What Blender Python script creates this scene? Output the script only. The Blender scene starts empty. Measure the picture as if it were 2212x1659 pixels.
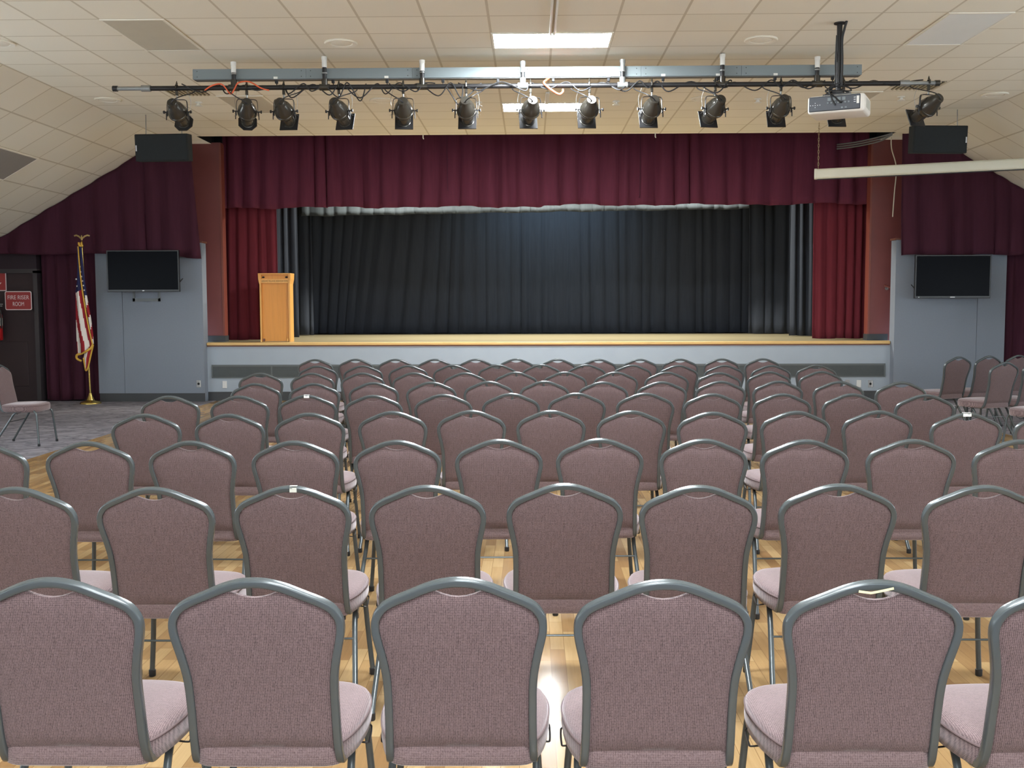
import bpy, bmesh, math, random
from mathutils import Vector, Matrix

# ------------------------------------------------------------------ scene, camera, light
SC = bpy.context.scene
COL = SC.collection
PI = math.pi
EYE = 1.60                                   # camera height over the floor
CEIL = 4.274                                 # flat ceiling height
T = 0.6096                                   # ceiling tile module (2 ft)
J0 = 10.0486                                 # a transverse grid line of the ceiling

cam_data = bpy.data.cameras.new('camera')
cam = bpy.data.objects.new('camera', cam_data)
COL.objects.link(cam)
cam_data.sensor_width = 36.0
cam_data.lens = 36.0 * 2274.106 / 2212.0
cam_data.clip_start, cam_data.clip_end = 0.05, 200
Fw = Vector((-0.01800596, 0.99691533, -0.07639116))
Rt = Vector((0.99983626, 0.01781591, -0.00316876))
Up = Vector((0.001798, 0.0764357, 0.99707289))
m = Matrix.Identity(4)
for i in range(3):
    m[i][0], m[i][1], m[i][2] = Rt[i], Up[i], -Fw[i]
m.translation = Vector((-0.218, 0.0, EYE))
cam.matrix_world = m
SC.camera = cam

SC.view_settings.view_transform = 'Standard'
SC.view_settings.look = 'None'
SC.view_settings.gamma = 1.0
SC.view_settings.use_curve_mapping = False
SC.view_settings.exposure = 1.33
SC.cycles.use_denoising = True
SC.cycles.max_bounces = 10
SC.cycles.diffuse_bounces = 7
SC.cycles.sample_clamp_indirect = 8.0

world = bpy.data.worlds.new('hall_world')
SC.world = world
world.use_nodes = True
world.node_tree.nodes['Background'].inputs[0].default_value = (0.80, 0.91, 1.0, 1)
world.node_tree.nodes['Background'].inputs[1].default_value = 4.4     # daylight through unseen window openings added in the rear and side walls

LENS_ON = 52.0                               # radiance of a lit troffer lens
STAGE_W = 100.0                              # each work light above the stage

def lamp(name, loc, rot, sx, sy, watts, color, spread=180):
    d = bpy.data.lights.new(name, 'AREA')
    d.shape = 'RECTANGLE'; d.size, d.size_y = sx, sy
    d.energy = watts; d.color = color; d.spread = math.radians(spread)
    o = bpy.data.objects.new(name, d)
    o.location = loc; o.rotation_euler = rot
    COL.objects.link(o)
    return o
# work lights of the stage, hung above the opening and hidden by the valance
for X in (-2.6, 0.0, 2.6):
    lamp('stage_work_light', (X, 19.3, 4.75), (math.radians(8), 0, 0), 1.4, 0.3, STAGE_W, (1.0, 0.97, 0.86), 150)
lamp('stage_rear_light', (0.2, 20.7, 4.75), (math.radians(48), 0, 0), 2.2, 0.3, 10.0, (0.60, 0.84, 1.0), 90)

# ------------------------------------------------------------------ helpers
def S(r, g, b):
    def f(c):
        c /= 255.0
        return c / 12.92 if c <= 0.04045 else ((c + 0.055) / 1.055) ** 2.4
    return (f(r), f(g), f(b), 1.0)

class N:
    """a small node-graph writer"""
    def __init__(s, name):
        s.m = bpy.data.materials.new(name); s.m.use_nodes = True
        s.t = s.m.node_tree; s.n = s.t.nodes; s.l = s.t.links
        s.b = s.n['Principled BSDF']
    def node(s, typ, **kw):
        x = s.n.new(typ)
        for k, v in kw.items():
            setattr(x, k, v)
        return x
    def put(s, sock, val):
        if hasattr(val, 'is_linked') or hasattr(val, 'links'):
            s.l.new(val, sock)
        else:
            sock.default_value = val
    def math(s, op, a, b=0.0, c=None):
        x = s.node('ShaderNodeMath', operation=op)
        s.put(x.inputs[0], a); s.put(x.inputs[1], b)
        if c is not None: s.put(x.inputs[2], c)
        return x.outputs[0]
    def mix(s, f, a, b):
        x = s.node('ShaderNodeMix', data_type='RGBA')
        s.put(x.inputs[0], f); s.put(x.inputs[6], a); s.put(x.inputs[7], b)
        return x.outputs[2]
    def coord(s, which='Object'):
        return s.node('ShaderNodeTexCoord').outputs[which]
    def mapping(s, v, scale=(1, 1, 1), loc=(0, 0, 0), rot=(0, 0, 0)):
        x = s.node('ShaderNodeMapping')
        s.l.new(v, x.inputs[0])
        x.inputs['Scale'].default_value = scale; x.inputs['Location'].default_value = loc
        x.inputs['Rotation'].default_value = rot
        return x.outputs[0]
    def noise(s, v, scale, detail=3.0, rough=0.5):
        x = s.node('ShaderNodeTexNoise')
        s.l.new(v, x.inputs['Vector'])
        x.inputs['Scale'].default_value = scale; x.inputs['Detail'].default_value = detail
        x.inputs['Roughness'].default_value = rough
        return x.outputs[0]
    def ramp(s, f, stops):
        x = s.node('ShaderNodeValToRGB')
        s.l.new(f, x.inputs[0])
        e = x.color_ramp.elements
        while len(e) < len(stops): e.new(0.5)
        for q, (p, c) in zip(e, stops):
            q.position = p; q.color = c
        return x.outputs[0]
    def bump(s, h, strength=0.3, dist=0.01):
        x = s.node('ShaderNodeBump')
        x.inputs['Strength'].default_value = strength; x.inputs['Distance'].default_value = dist
        s.l.new(h, x.inputs['Height'])
        s.l.new(x.outputs[0], s.b.inputs['Normal'])
    def sep(s, v):
        x = s.node('ShaderNodeSeparateXYZ'); s.l.new(v, x.inputs[0])
        return x.outputs
    def out(s, color=None, rough=0.6, metal=0.0, spec=0.5, **kw):
        if color is not None: s.put(s.b.inputs['Base Color'], color)
        s.put(s.b.inputs['Roughness'], rough); s.put(s.b.inputs['Metallic'], metal)
        s.put(s.b.inputs['Specular IOR Level'], spec)
        for k, v in kw.items(): s.put(s.b.inputs[k], v)
        return s.m

def mul(c, k): return (c[0] * k, c[1] * k, c[2] * k, 1.0)

def plain(name, c, rough=0.6, metal=0.0, spec=0.5, var=0.08, scale=6.0, bump=0.0, **kw):
    n = N(name)
    v = n.coord()
    f = n.noise(v, scale, 4.0)
    col = n.mix(f, mul(c, 1 - var), mul(c, 1 + var))
    if bump: n.bump(n.noise(v, scale * 20, 2.0), bump, 0.004)
    return n.out(col, rough, metal, spec, **kw)

# ---- materials
M = {}
M['frame'] = plain('grey_green_enamel', S(74, 80, 82), 0.26, 0.25, 0.6, 0.06, 9)
M['steel_dark'] = plain('dark_painted_steel', S(66, 63, 57), 0.22, 0.45, 0.6, 0.12, 12)
M['black_metal'] = plain('black_metal', S(40, 39, 40), 0.4, 0.3, 0.5, 0.15, 15)
M['black_rubber'] = plain('black_rubber', S(28, 28, 30), 0.55)
M['galv'] = plain('galvanised_pipe', S(150, 153, 152), 0.35, 0.6, 0.5, 0.12, 20)
M['beam_grey'] = plain('grey_painted_sheet_metal', S(124, 133, 136), 0.55, 0.0, 0.3, 0.05, 3)
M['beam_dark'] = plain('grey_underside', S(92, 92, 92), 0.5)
M['white_plastic'] = plain('white_plastic', S(222, 222, 216), 0.45, var=0.03)
M['white_tape'] = plain('white_tape', S(225, 224, 218), 0.6, var=0.05)
M['orange'] = plain('orange_cord', S(214, 96, 58), 0.5)
M['yellow_tape'] = plain('torn_tape', S(214, 205, 160), 0.6)
M['screen_case'] = plain('cream_enamel_case', S(208, 205, 186), 0.4, var=0.03)
M['panel_grey'] = plain('grey_fabric_panel', S(124, 131, 142), 0.8, 0, 0.2, 0.05, 40, bump=0.15)
M['bracket_grey'] = plain('grey_bracket_paint', S(108, 113, 116), 0.55)
M['stage_front'] = plain('grey_painted_board', S(152, 162, 172), 0.65, 0, 0.3, 0.04, 5)
M['register'] = plain('dark_grey_register', S(92, 97, 98), 0.5, 0.1, 0.4, 0.06, 8)
M['register_in'] = plain('darker_register_insert', S(72, 77, 78), 0.55, 0.1, 0.4, 0.1, 14)
M['baseboard'] = plain('charcoal_vinyl_base', S(58, 60, 62), 0.5, 0, 0.4, 0.08)
M['red_wall'] = plain('red_brown_wall', S(116, 64, 62), 0.45, 0, 0.4, 0.1, 4, bump=0.1)
M['red_trim'] = plain('red_brown_corner_trim', S(122, 62, 50), 0.45)
M['cap_wood'] = plain('brown_cap', S(112, 70, 56), 0.5)
M['dark_wall'] = plain('dark_plum_wall', S(46, 36, 42), 0.7, 0, 0.3, 0.12, 3)
M['door_dark'] = plain('dark_brown_door', S(48, 35, 38), 0.6, 0, 0.4, 0.12, 3)
M['door_frame'] = plain('dark_steel_frame', S(52, 47, 50), 0.5)
M['stage_black'] = plain('black_stage_wall', S(22, 22, 25), 0.9, 0, 0.2)
M['side_wall'] = plain('pale_hall_wall', S(190, 180, 165), 0.75)
M['tv_body'] = plain('black_tv_plastic', S(20, 20, 22), 0.35, 0, 0.5, 0.05)
M['tv_glass'] = plain('dark_tv_screen', S(8, 10, 16), 0.3, 0, 0.04, 0.05, 2)
M['logo'] = plain('pale_logo', S(205, 208, 210), 0.4)
M['speaker'] = plain('black_speaker_cloth', S(36, 40, 42), 0.85, 0, 0.3, 0.15, 30, bump=0.2)
M['brass'] = plain('polished_brass', S(196, 170, 96), 0.25, 0.9, 0.5, 0.08, 10)
M['brass_dull'] = plain('dull_brass', S(160, 134, 84), 0.4, 0.6, 0.5, 0.1, 12)
M['gold_fringe'] = plain('gold_fringe', S(204, 160, 66), 0.7, 0, 0.3, 0.2, 60)
M['navy'] = plain('navy_cloth', S(38, 40, 76), 0.8, 0, 0.2, 0.15, 10)
M['flag_white'] = plain('white_cloth', S(218, 210, 202), 0.8, 0, 0.2, 0.06, 10)
M['flag_red'] = plain('red_cloth', S(146, 36, 44), 0.8, 0, 0.2, 0.1, 10)
M['sign_red'] = plain('red_sign_face', S(150, 48, 50), 0.4, 0, 0.5, 0.04)
M['sign_white'] = plain('white_sign_print', S(214, 200, 200), 0.45)
M['ext_red'] = plain('extinguisher_red', S(150, 24, 26), 0.3)
M['outlet_white'] = plain('outlet_white', S(205, 206, 204), 0.45, var=0.02)
M['outlet_grey'] = plain('outlet_grey', S(150, 152, 154), 0.45, var=0.02)
M['dark_hole'] = plain('dark_slot', S(18, 17, 18), 0.8)
M['proj_white'] = plain('projector_white', S(226, 222, 214), 0.4, var=0.02)
M['proj_dark'] = plain('projector_rear_panel', S(54, 58, 66), 0.45, var=0.08)
M['vent_dark'] = plain('vent_dark', S(60, 58, 55), 0.7)
M['vent_slat'] = plain('vent_slat', S(186, 176, 150), 0.6)
M['ceil_white'] = plain('ceiling_fixture_white', S(232, 228, 214), 0.55, var=0.03)
M['pink_lip'] = plain('label_grey', S(190, 190, 180), 0.6)
M['cord_tan'] = plain('tan_cord', S(150, 132, 104), 0.7)
M['lens_off'] = plain('unlit_lens', S(240, 243, 240), 0.35, 0, 0.5, 0.03, 3)
M['lens_dark'] = plain('unlit_dark_lens', S(200, 194, 176), 0.45, 0, 0.4, 0.05, 5)
M['lens_grey'] = plain('unlit_grey_lens', S(150, 146, 140), 0.5, 0, 0.4, 0.05, 5)

def emit(name, c, strength):
    n = N(name)
    n.out(c, 0.5)
    n.b.inputs['Emission Color'].default_value = c
    n.b.inputs['Emission Strength'].default_value = strength
    return n.m
M['lens_on'] = emit('lit_lens', (0.92, 0.98, 1.02, 1), LENS_ON)

def make_fabric(name, dark, light, pitch, warp, sheen=0.2):
    n = N(name)
    v = n.coord('UV')
    s = n.sep(v)
    k = 2 * PI / pitch
    a = n.math('SINE', n.math('MULTIPLY', s[0], k))
    b = n.math('SINE', n.math('MULTIPLY', s[1], k * 1.0))
    dots = n.math('MULTIPLY', n.math('ADD', n.math('MULTIPLY', a, 0.5), 0.5),
                  n.math('ADD', n.math('MULTIPLY', b, 0.5), 0.5))
    dots = n.math('POWER', dots, 1.3)
    streak = n.noise(n.mapping(v, warp), 1.0, 3.0, 0.6)
    fine = n.noise(n.mapping(v, (300, 170, 1)), 1.0, 2.0, 0.6)
    cl = n.node('ShaderNodeClamp')
    f2 = n.math('ADD', n.math('MULTIPLY', n.math('ADD', 0.42, n.math('MULTIPLY', dots, 1.15)),
                n.math('ADD', 0.38, n.math('MULTIPLY', streak, 1.0))), n.math('MULTIPLY', n.math('SUBTRACT', fine, 0.5), 1.2))
    n.l.new(f2, cl.inputs[0])
    col = n.mix(cl.outputs[0], dark, light)
    n.bump(dots, 0.12, 0.002)
    m = n.out(col, 0.85, 0, 0.25)
    n.b.inputs['Sheen Weight'].default_value = sheen
    n.b.inputs['Sheen Roughness'].default_value = 0.45
    n.b.inputs['Sheen Tint'].default_value = (0.92, 0.86, 0.88, 1)
    return m
M['fabric'] = make_fabric('mauve_woven_fabric', S(46, 33, 34), S(121, 101, 101), 0.0045, (150, 26, 1))
M['fabric_seat'] = make_fabric('mauve_lit_seat_fabric', S(56, 40, 42), S(132, 112, 112), 0.0045, (60, 110, 1), 0.5)  # back weave again, top light on the seat mixed into its colour

def make_velvet(name, c, sheen, tint):
    n = N(name)
    v = n.coord()
    f = n.noise(n.mapping(v, (9, 9, 0.7)), 3.0, 4.0, 0.6)
    col = n.mix(f, mul(c, 0.78), mul(c, 1.22))
    m = n.out(col, 0.9, 0, 0.15)
    n.b.inputs['Sheen Weight'].default_value = sheen
    n.b.inputs['Sheen Roughness'].default_value = 0.4
    n.b.inputs['Sheen Tint'].default_value = tint
    return m
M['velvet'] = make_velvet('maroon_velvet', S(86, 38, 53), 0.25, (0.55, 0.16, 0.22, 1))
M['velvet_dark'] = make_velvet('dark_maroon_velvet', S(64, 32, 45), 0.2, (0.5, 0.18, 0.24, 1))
M['velvet_red'] = make_velvet('red_velvet', S(100, 38, 47), 0.25, (0.7, 0.16, 0.2, 1))
M['cloth_black'] = make_velvet('black_stage_cloth', S(52, 56, 64), 0.2, (0.5, 0.55, 0.6, 1))
M['cloth_grey'] = make_velvet('grey_border_cloth', S(66, 72, 76), 0.1, (0.8, 0.8, 0.8, 1))

def make_ceiling():
    n = N('acoustic_tile_ceiling')
    v = n.coord('UV')
    s = n.sep(v)
    def line(c, w):
        fr = n.math('FRACT', n.math('ADD', c, 100.5))
        d = n.math('ABSOLUTE', n.math('SUBTRACT', fr, 0.5))
        return n.math('LESS_THAN', d, w)
    lx = line(s[0], 0.020); ly = line(s[1], 0.017)
    grid = n.math('MAXIMUM', lx, ly)
    # a tile's own tone
    fl = n.node('ShaderNodeVectorMath', operation='FLOOR'); n.l.new(v, fl.inputs[0])
    wn = n.node('ShaderNodeTexWhiteNoise', noise_dimensions='2D'); n.l.new(fl.outputs[0], wn.inputs[0])
    tone = n.mix(wn.outputs[0], S(233, 229, 214), S(239, 235, 221))
    speck = n.noise(n.mapping(v, (60, 60, 60)), 1.0, 3.0, 0.7)
    tone = n.mix(n.math('MULTIPLY', speck, 0.25), tone, S(214, 206, 186))
    col = n.mix(grid, tone, S(204, 196, 176))
    edge = n.math('MAXIMUM', line(s[0], 0.03), line(s[1], 0.026))
    n.bump(n.math('SUBTRACT', 1.0, edge), 0.25, 0.008)
    return n.out(col, 0.85, 0, 0.2)
M['ceiling'] = make_ceiling()

def make_floor_wood(name, c1, c2, c3, sx, sy, rough, rot):
    n = N(name)
    v = n.mapping(n.coord(), (1, 1, 1), (0, 0, 0), (0, 0, rot))
    br = n.node('ShaderNodeTexBrick')
    n.l.new(v, br.inputs['Vector'])
    br.offset = 0.37; br.squash = 1.0
    br.inputs['Scale'].default_value = 1.0
    br.inputs['Brick Width'].default_value = sx
    br.inputs['Row Height'].default_value = sy
    br.inputs['Mortar Size'].default_value = 0.0012
    br.inputs['Bias'].default_value = 0.0
    br.inputs['Color1'].default_value = (0, 0, 0, 1)
    br.inputs['Color2'].default_value = (1, 1, 1, 1)
    br.inputs['Mortar'].default_value = (0.2, 0.2, 0.2, 1)
    bc = n.sep(br.outputs['Color'])[0]
    grain = n.noise(n.mapping(v, (3, 60, 1)), 1.0, 4.0, 0.65)
    base = n.ramp(bc, [(0.0, c1), (0.5, c2), (1.0, c3)])
    col = n.mix(n.math('MULTIPLY', grain, 0.55), base, mul(c1, 0.55))
    col = n.mix(n.math('MULTIPLY', br.outputs['Fac'], 0.5), col, mul(c1, 0.45))
    return n.out(col, rough, 0, 0.5)
M['floor_wood'] = make_floor_wood('strip_wood_floor', S(142, 108, 70), S(170, 138, 94), S(187, 158, 114), 0.42, 0.065, 0.25, PI / 2)
M['stage_wood'] = make_floor_wood('stage_maple_floor', S(146, 134, 104), S(156, 145, 115), S(163, 153, 123), 1.2, 0.08, 0.3, 0)
M['nosing_wood'] = plain('stage_edge_wood', S(206, 170, 108), 0.4, 0, 0.5, 0.12, 4)

def make_carpet():
    n = N('grey_patterned_carpet')
    v = n.coord()
    w = n.noise(n.mapping(v, (1, 1, 1)), 1.6, 4.0, 0.6)
    mv = n.node('ShaderNodeVectorMath', operation='ADD')
    n.l.new(n.mapping(v, (1.0, 1.3, 1)), mv.inputs[0])
    cb = n.node('ShaderNodeCombineXYZ'); n.l.new(n.math('MULTIPLY', w, 1.3), cb.inputs[0]); n.l.new(w, cb.inputs[1])
    n.l.new(cb.outputs[0], mv.inputs[1])
    vo = n.node('ShaderNodeTexVoronoi', feature='DISTANCE_TO_EDGE')
    n.l.new(mv.outputs[0], vo.inputs['Vector']); vo.inputs['Scale'].default_value = 3.6
    ln = n.ramp(vo.outputs['Distance'], [(0.0, S(74, 70, 78)), (0.06, S(100, 96, 104)), (0.3, S(132, 128, 134))])
    st = n.noise(n.mapping(v, (5, 26, 1)), 1.0, 5.0, 0.7)
    col = n.mix(n.ramp(st, [(0.4, (0, 0, 0, 1)), (0.7, (1, 1, 1, 1))]), ln, S(150, 146, 150))
    n.bump(n.noise(v, 400, 2.0), 0.3, 0.004)
    return n.out(col, 0.95, 0, 0.1)
M['carpet'] = make_carpet()

def make_oak(name, c):
    n = N(name)
    v = n.coord()
    g = n.noise(n.mapping(v, (24, 24, 1.1)), 1.6, 5.0, 0.6)
    w = n.noise(n.mapping(v, (6, 6, 0.5)), 1.5, 2.0)
    col = n.mix(g, mul(c, 0.78), mul(c, 1.16))
    col = n.mix(n.math('MULTIPLY', w, 0.3), col, mul(c, 0.8))
    return n.out(col, 0.42, 0, 0.5)
M['oak'] = make_oak('oak_veneer', S(212, 142, 58))
M['oak_pale'] = make_oak('pale_oak', S(222, 164, 88))

# ---- geometry
class MB:
    def __init__(s): s.bm = bmesh.new(); s.uv = None
    def box(s, x0, x1, y0, y1, z0, z1, bevel=0.0, seg=2, mtx=None):
        r = bmesh.ops.create_cube(s.bm, size=1.0)
        vs = r['verts']
        for v in vs:
            v.co = Vector(((x0 + x1) / 2 + v.co.x * (x1 - x0), (y0 + y1) / 2 + v.co.y * (y1 - y0), (z0 + z1) / 2 + v.co.z * (z1 - z0)))
        if bevel:
            es = list({e for v in vs for e in v.link_edges})
            rb = bmesh.ops.bevel(s.bm, geom=es, offset=bevel, segments=seg, affect='EDGES', profile=0.5)
            vs = list({v for f in rb['faces'] for v in f.verts} | {v for v in vs if v.is_valid})
        if mtx is not None:
            for v in vs: v.co = mtx @ v.co
        return s
    def quad(s, pts, uvs=None):
        vs = [s.bm.verts.new(p) for p in pts]
        f = s.bm.faces.new(vs)
        if uvs:
            lay = s.bm.loops.layers.uv.verify()
            for l, u in zip(f.loops, uvs): l[lay].uv = u
        return s
    def sweep(s, pts, prof, ref=None, closed=False):
        """sweep a closed 2D profile [(a, b)] along 3D points; a runs along ref x tangent, b along ref"""
        pts = [Vector(p) for p in pts]
        n = len(pts)
        ref = Vector(ref) if ref is not None else None
        rings = []; last = None
        for i, p in enumerate(pts):
            a = pts[i - 1] if (i > 0 or closed) else p
            b = pts[(i + 1) % n] if (i < n - 1 or closed) else p
            t = (b - a).normalized()
            if ref is not None: r = ref - t * ref.dot(t)
            elif last is None:
                q = Vector((0, 0, 1)) if abs(t.z) < 0.9 else Vector((1, 0, 0))
                r = q - t * q.dot(t)
            else: r = last - t * last.dot(t)
            if r.length < 1e-6: r = t.orthogonal()
            r.normalize(); last = r
            w = t.cross(r)
            rings.append([s.bm.verts.new(p + w * u + r * v) for u, v in prof])
        k = len(prof)
        for i in range(n if closed else n - 1):
            A, B = rings[i], rings[(i + 1) % n]
            for j in range(k):
                s.bm.faces.new((A[j], A[(j + 1) % k], B[(j + 1) % k], B[j]))
        if not closed:
            s.bm.faces.new(list(reversed(rings[0]))); s.bm.faces.new(rings[-1])
        return s
    def tube(s, pts, r, n=8, **kw):
        return s.sweep(pts, [(r * math.cos(2 * PI * i / n), r * math.sin(2 * PI * i / n)) for i in range(n)], **kw)
    def lathe(s, prof, n=24, mtx=None, cap=True):
        """prof: [(r, z)] turned about Z"""
        rings = []
        for r, z in prof:
            if r < 1e-6: rings.append([s.bm.verts.new((0, 0, z))])
            else: rings.append([s.bm.verts.new((r * math.cos(2 * PI * i / n), r * math.sin(2 * PI * i / n), z)) for i in range(n)])
        for A, B in zip(rings, rings[1:]):
            if len(A) == 1 and len(B) == 1: continue
            for i in range(n):
                j = (i + 1) % n
                if len(A) == 1: s.bm.faces.new((A[0], B[j], B[i]))
                elif len(B) == 1: s.bm.faces.new((A[i], A[j], B[0]))
                else: s.bm.faces.new((A[i], A[j], B[j], B[i]))
        if cap:
            if len(rings[0]) > 1: s.bm.faces.new(list(reversed(rings[0])))
            if len(rings[-1]) > 1: s.bm.faces.new(rings[-1])
        if mtx is not None:
            for R in rings:
                for v in R: v.co = mtx @ v.co
        return s
    def prism(s, pts2, y0, y1, mtx=None):
        """polygon in XZ extruded along Y"""
        A = [s.bm.verts.new((x, y0, z)) for x, z in pts2]
        B = [s.bm.verts.new((x, y1, z)) for x, z in pts2]
        s.bm.faces.new(A); s.bm.faces.new(list(reversed(B)))
        k = len(A)
        for i in range(k): s.bm.faces.new((A[i], B[i], B[(i + 1) % k], A[(i + 1) % k]))
        if mtx is not None:
            for v in A + B: v.co = mtx @ v.co
        return s
    def xf(s, mtx):
        for v in s.bm.verts: v.co = mtx @ v.co
        return s
    def build(s, name, mat, parent=None, smooth=False, angle=40, recalc=True):
        if recalc: bmesh.ops.recalc_face_normals(s.bm, faces=s.bm.faces)
        me = bpy.data.meshes.new(name)
        s.bm.to_mesh(me); s.bm.free()
        mats = mat if isinstance(mat, (list, tuple)) else [mat]
        for q in mats: me.materials.append(M[q] if isinstance(q, str) else q)
        if smooth:
            me.polygons.foreach_set('use_smooth', [True] * len(me.polygons))
            me.set_sharp_from_angle(angle=math.radians(angle))
        o = bpy.data.objects.new(name, me)
        COL.objects.link(o)
        if parent is not None: o.parent = parent
        return o

def tag(o, label=None, cat=None, group=None, kind=None):
    if label: o['label'] = label
    if cat: o['category'] = cat
    if group: o['group'] = group
    if kind: o['kind'] = kind
    return o

def thing(name, label, cat, loc=(0, 0, 0), rz=0.0, group=None):
    o = bpy.data.objects.new(name, None)
    o.empty_display_size = 0.2
    COL.objects.link(o)
    o.location = loc; o.rotation_euler = (0, 0, rz)
    return tag(o, label, cat, group)

def struct(name, mb, mat, **kw):
    return tag(mb.build(name, mat, **kw), kind='structure')

def kids(o): return [c for c in bpy.data.objects if c.parent is o]
def copy_tree(o, parent=None):
    c = o.copy(); COL.objects.link(c)
    if parent is not None: c.parent = parent
    for ch in TREE.get(o.name) or TREE.setdefault(o.name, kids(o)):
        copy_tree(ch, c)
    return c
TREE = {}

def smooth_path(P, per=6, closed=False):
    """Catmull-Rom through the points"""
    P = [Vector(p) for p in P]; n = len(P); out = []
    for i in range(n if closed else n - 1):
        g = (lambda k: P[k % n]) if closed else (lambda k: P[max(0, min(n - 1, k))])
        p0, p1, p2, p3 = g(i - 1), g(i), g(i + 1), g(i + 2)
        for s_ in range(per):
            t = s_ / per
            out.append(0.5 * ((2 * p1) + (p2 - p0) * t + (2 * p0 - 5 * p1 + 4 * p2 - p3) * t * t + (3 * p1 - p0 - 3 * p2 + p3) * t ** 3))
    if not closed: out.append(P[-1])
    return out

def rrect(w, h, r, seg=3):
    pts = []
    for cx, cy, a0 in ((w / 2 - r, h / 2 - r, 0), (-w / 2 + r, h / 2 - r, 90), (-w / 2 + r, -h / 2 + r, 180), (w / 2 - r, -h / 2 + r, 270)):
        for i in range(seg + 1):
            a = math.radians(a0 + 90 * i / seg)
            pts.append((cx + r * math.cos(a), cy + r * math.sin(a)))
    return pts

def lettering(name, text, size, mat, parent, loc, rot, width=None, depth=0.0015):
    cu = bpy.data.curves.new(name, 'FONT')
    cu.body = text; cu.size = size; cu.align_x = 'CENTER'; cu.align_y = 'CENTER'; cu.extrude = depth
    tmp = bpy.data.objects.new('tmp_text', cu)
    COL.objects.link(tmp)
    bpy.context.view_layer.update()
    me = bpy.data.meshes.new_from_object(tmp.evaluated_get(bpy.context.evaluated_depsgraph_get()))
    bpy.data.objects.remove(tmp); bpy.data.curves.remove(cu)
    xs = [v.co.x for v in me.vertices]
    if width:
        k = width / (max(xs) - min(xs))
        for v in me.vertices: v.co.x *= k
    me.materials.clear(); me.materials.append(M[mat])
    me.name = name
    o = bpy.data.objects.new(name, me); COL.objects.link(o)
    o.parent = parent; o.location = loc; o.rotation_euler = rot
    return o
FACE = (PI / 2, 0, 0)                        # text that faces the hall (towards -Y)

# ------------------------------------------------------------------ the hall
XW, YB = 9.6, -9.0                           # side walls, rear wall
FB = 5.45                                    # half width of the wood floor
YP = 17.20                                   # face of the grey wing panels
YS = 17.37                                   # face of the stage front
ZS = 0.965                                   # stage floor
YC = 17.75                                   # red proscenium wall
SL = 0.575                                   # drop of the sloped ceiling per metre
XC = 6.096                                   # where the slope starts

FY0 = 1.9                                    # rear edge of the wood floor; unseen carpet added behind to cut bounce light
struct('floor', MB().box(-FB, FB + 0.1, FY0, 17.5, -0.06, 0.0), 'floor_wood')
struct('floor_carpet', MB().box(-XW, -FB, YB, 17.6, -0.06, 0.0).box(FB + 0.1, XW, YB, 17.6, -0.06, 0.0).box(-FB, FB + 0.1, YB, FY0, -0.06, 0.0), 'carpet')

def uvq(mb, x0, x1, y0, y1, z):
    mb.quad([(x0, y0, z), (x0, y1, z), (x1, y1, z), (x1, y0, z)],
            [(x / T, (y - J0) / T) for x, y in ((x0, y0), (x0, y1), (x1, y1), (x1, y0))])
YK = 16.97                                   # front edge of the dark curtain slot
cl = MB()
uvq(cl, -XC, XC, YB, YK, CEIL)
uvq(cl, -XC, -5.55, YK, YC, CEIL); uvq(cl, 5.55, XC, YK, YC, CEIL)
ceiling = struct('ceiling', cl, 'ceiling', recalc=False)
sl = MB()
for sg in (-1, 1):
    x0, x1 = sg * XC, sg * XW
    z1 = CEIL - SL * (XW - XC)
    ln = math.hypot(XW - XC, CEIL - z1)
    pts = [(x0, YB, CEIL), (x0, YC, CEIL), (x1, YC, z1), (x1, YB, z1)]
    us = [(0, (YB - J0) / T), (0, (YC - J0) / T), (ln / T, (YC - J0) / T), (ln / T, (YB - J0) / T)]
    if sg > 0: pts.reverse(); us.reverse()
    sl.quad(pts, us)
struct('ceiling_slope', sl, 'ceiling', recalc=False)
ZW = CEIL - SL * (XW - XC)
# side and rear walls; their unseen window openings are added to let daylight in
WB, WT = 1.15, 2.14
for nm, s_ in (('wall_left', -1), ('wall_right', 1)):
    a, b = sorted((s_ * XW, s_ * (XW + 0.15)))
    w_ = MB().box(a, b, 12.25, 17.8, 0, ZW + 0.3).box(a, b, YB, 12.25, 0, WB).box(a, b, YB, 12.25, WT, ZW + 0.3)
    for y in (-9.0, -6.0, -3.0, 0.0, 3.0, 6.0, 9.0, 12.0): w_.box(a, b, y, y + 0.25, WB, WT)
    struct(nm, w_, 'side_wall')
rw_ = MB().box(-XW, XW, YB - 0.15, YB, 0, 1.75).box(-XW, XW, YB - 0.15, YB, 3.75, CEIL + 0.1)
for x in (-XW, -2.95, 2.65, 5.3, 7.0): rw_.box(x, x + (3.1 if x == -2.95 else 0.3 if abs(x) < 5.5 else 2.6 if x > 6 else 4.3 if x < -9 else 0.3), YB - 0.15, YB, 1.75, 3.75)
struct('wall_rear', rw_, 'side_wall')
# walls beside and above the wing panels
struct('wall_wing', MB().box(-XW, -7.30, 17.45, 17.6, 0, 4.3).box(7.40, XW, 17.45, 17.6, 0, 4.3), 'dark_wall')
struct('wall_proscenium', MB().box(-7.5, -5.40, YC, YC + 0.17, ZS, CEIL + 0.02).box(5.42, 7.5, YC, YC + 0.17, ZS, CEIL + 0.02), 'red_wall')
struct('trim_1', MB().box(-5.425, -5.392, YC - 0.012, YC + 0.175, ZS + 0.1, CEIL).box(5.412, 5.445, YC - 0.012, YC + 0.175, ZS + 0.1, CEIL), 'red_trim')
struct('baseboard_proscenium', MB().box(-5.75, -5.385, YC - 0.02, YC + 0.18, ZS, ZS + 0.105).box(5.405, 5.75, YC - 0.02, YC + 0.18, ZS, ZS + 0.105), 'baseboard')
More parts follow.
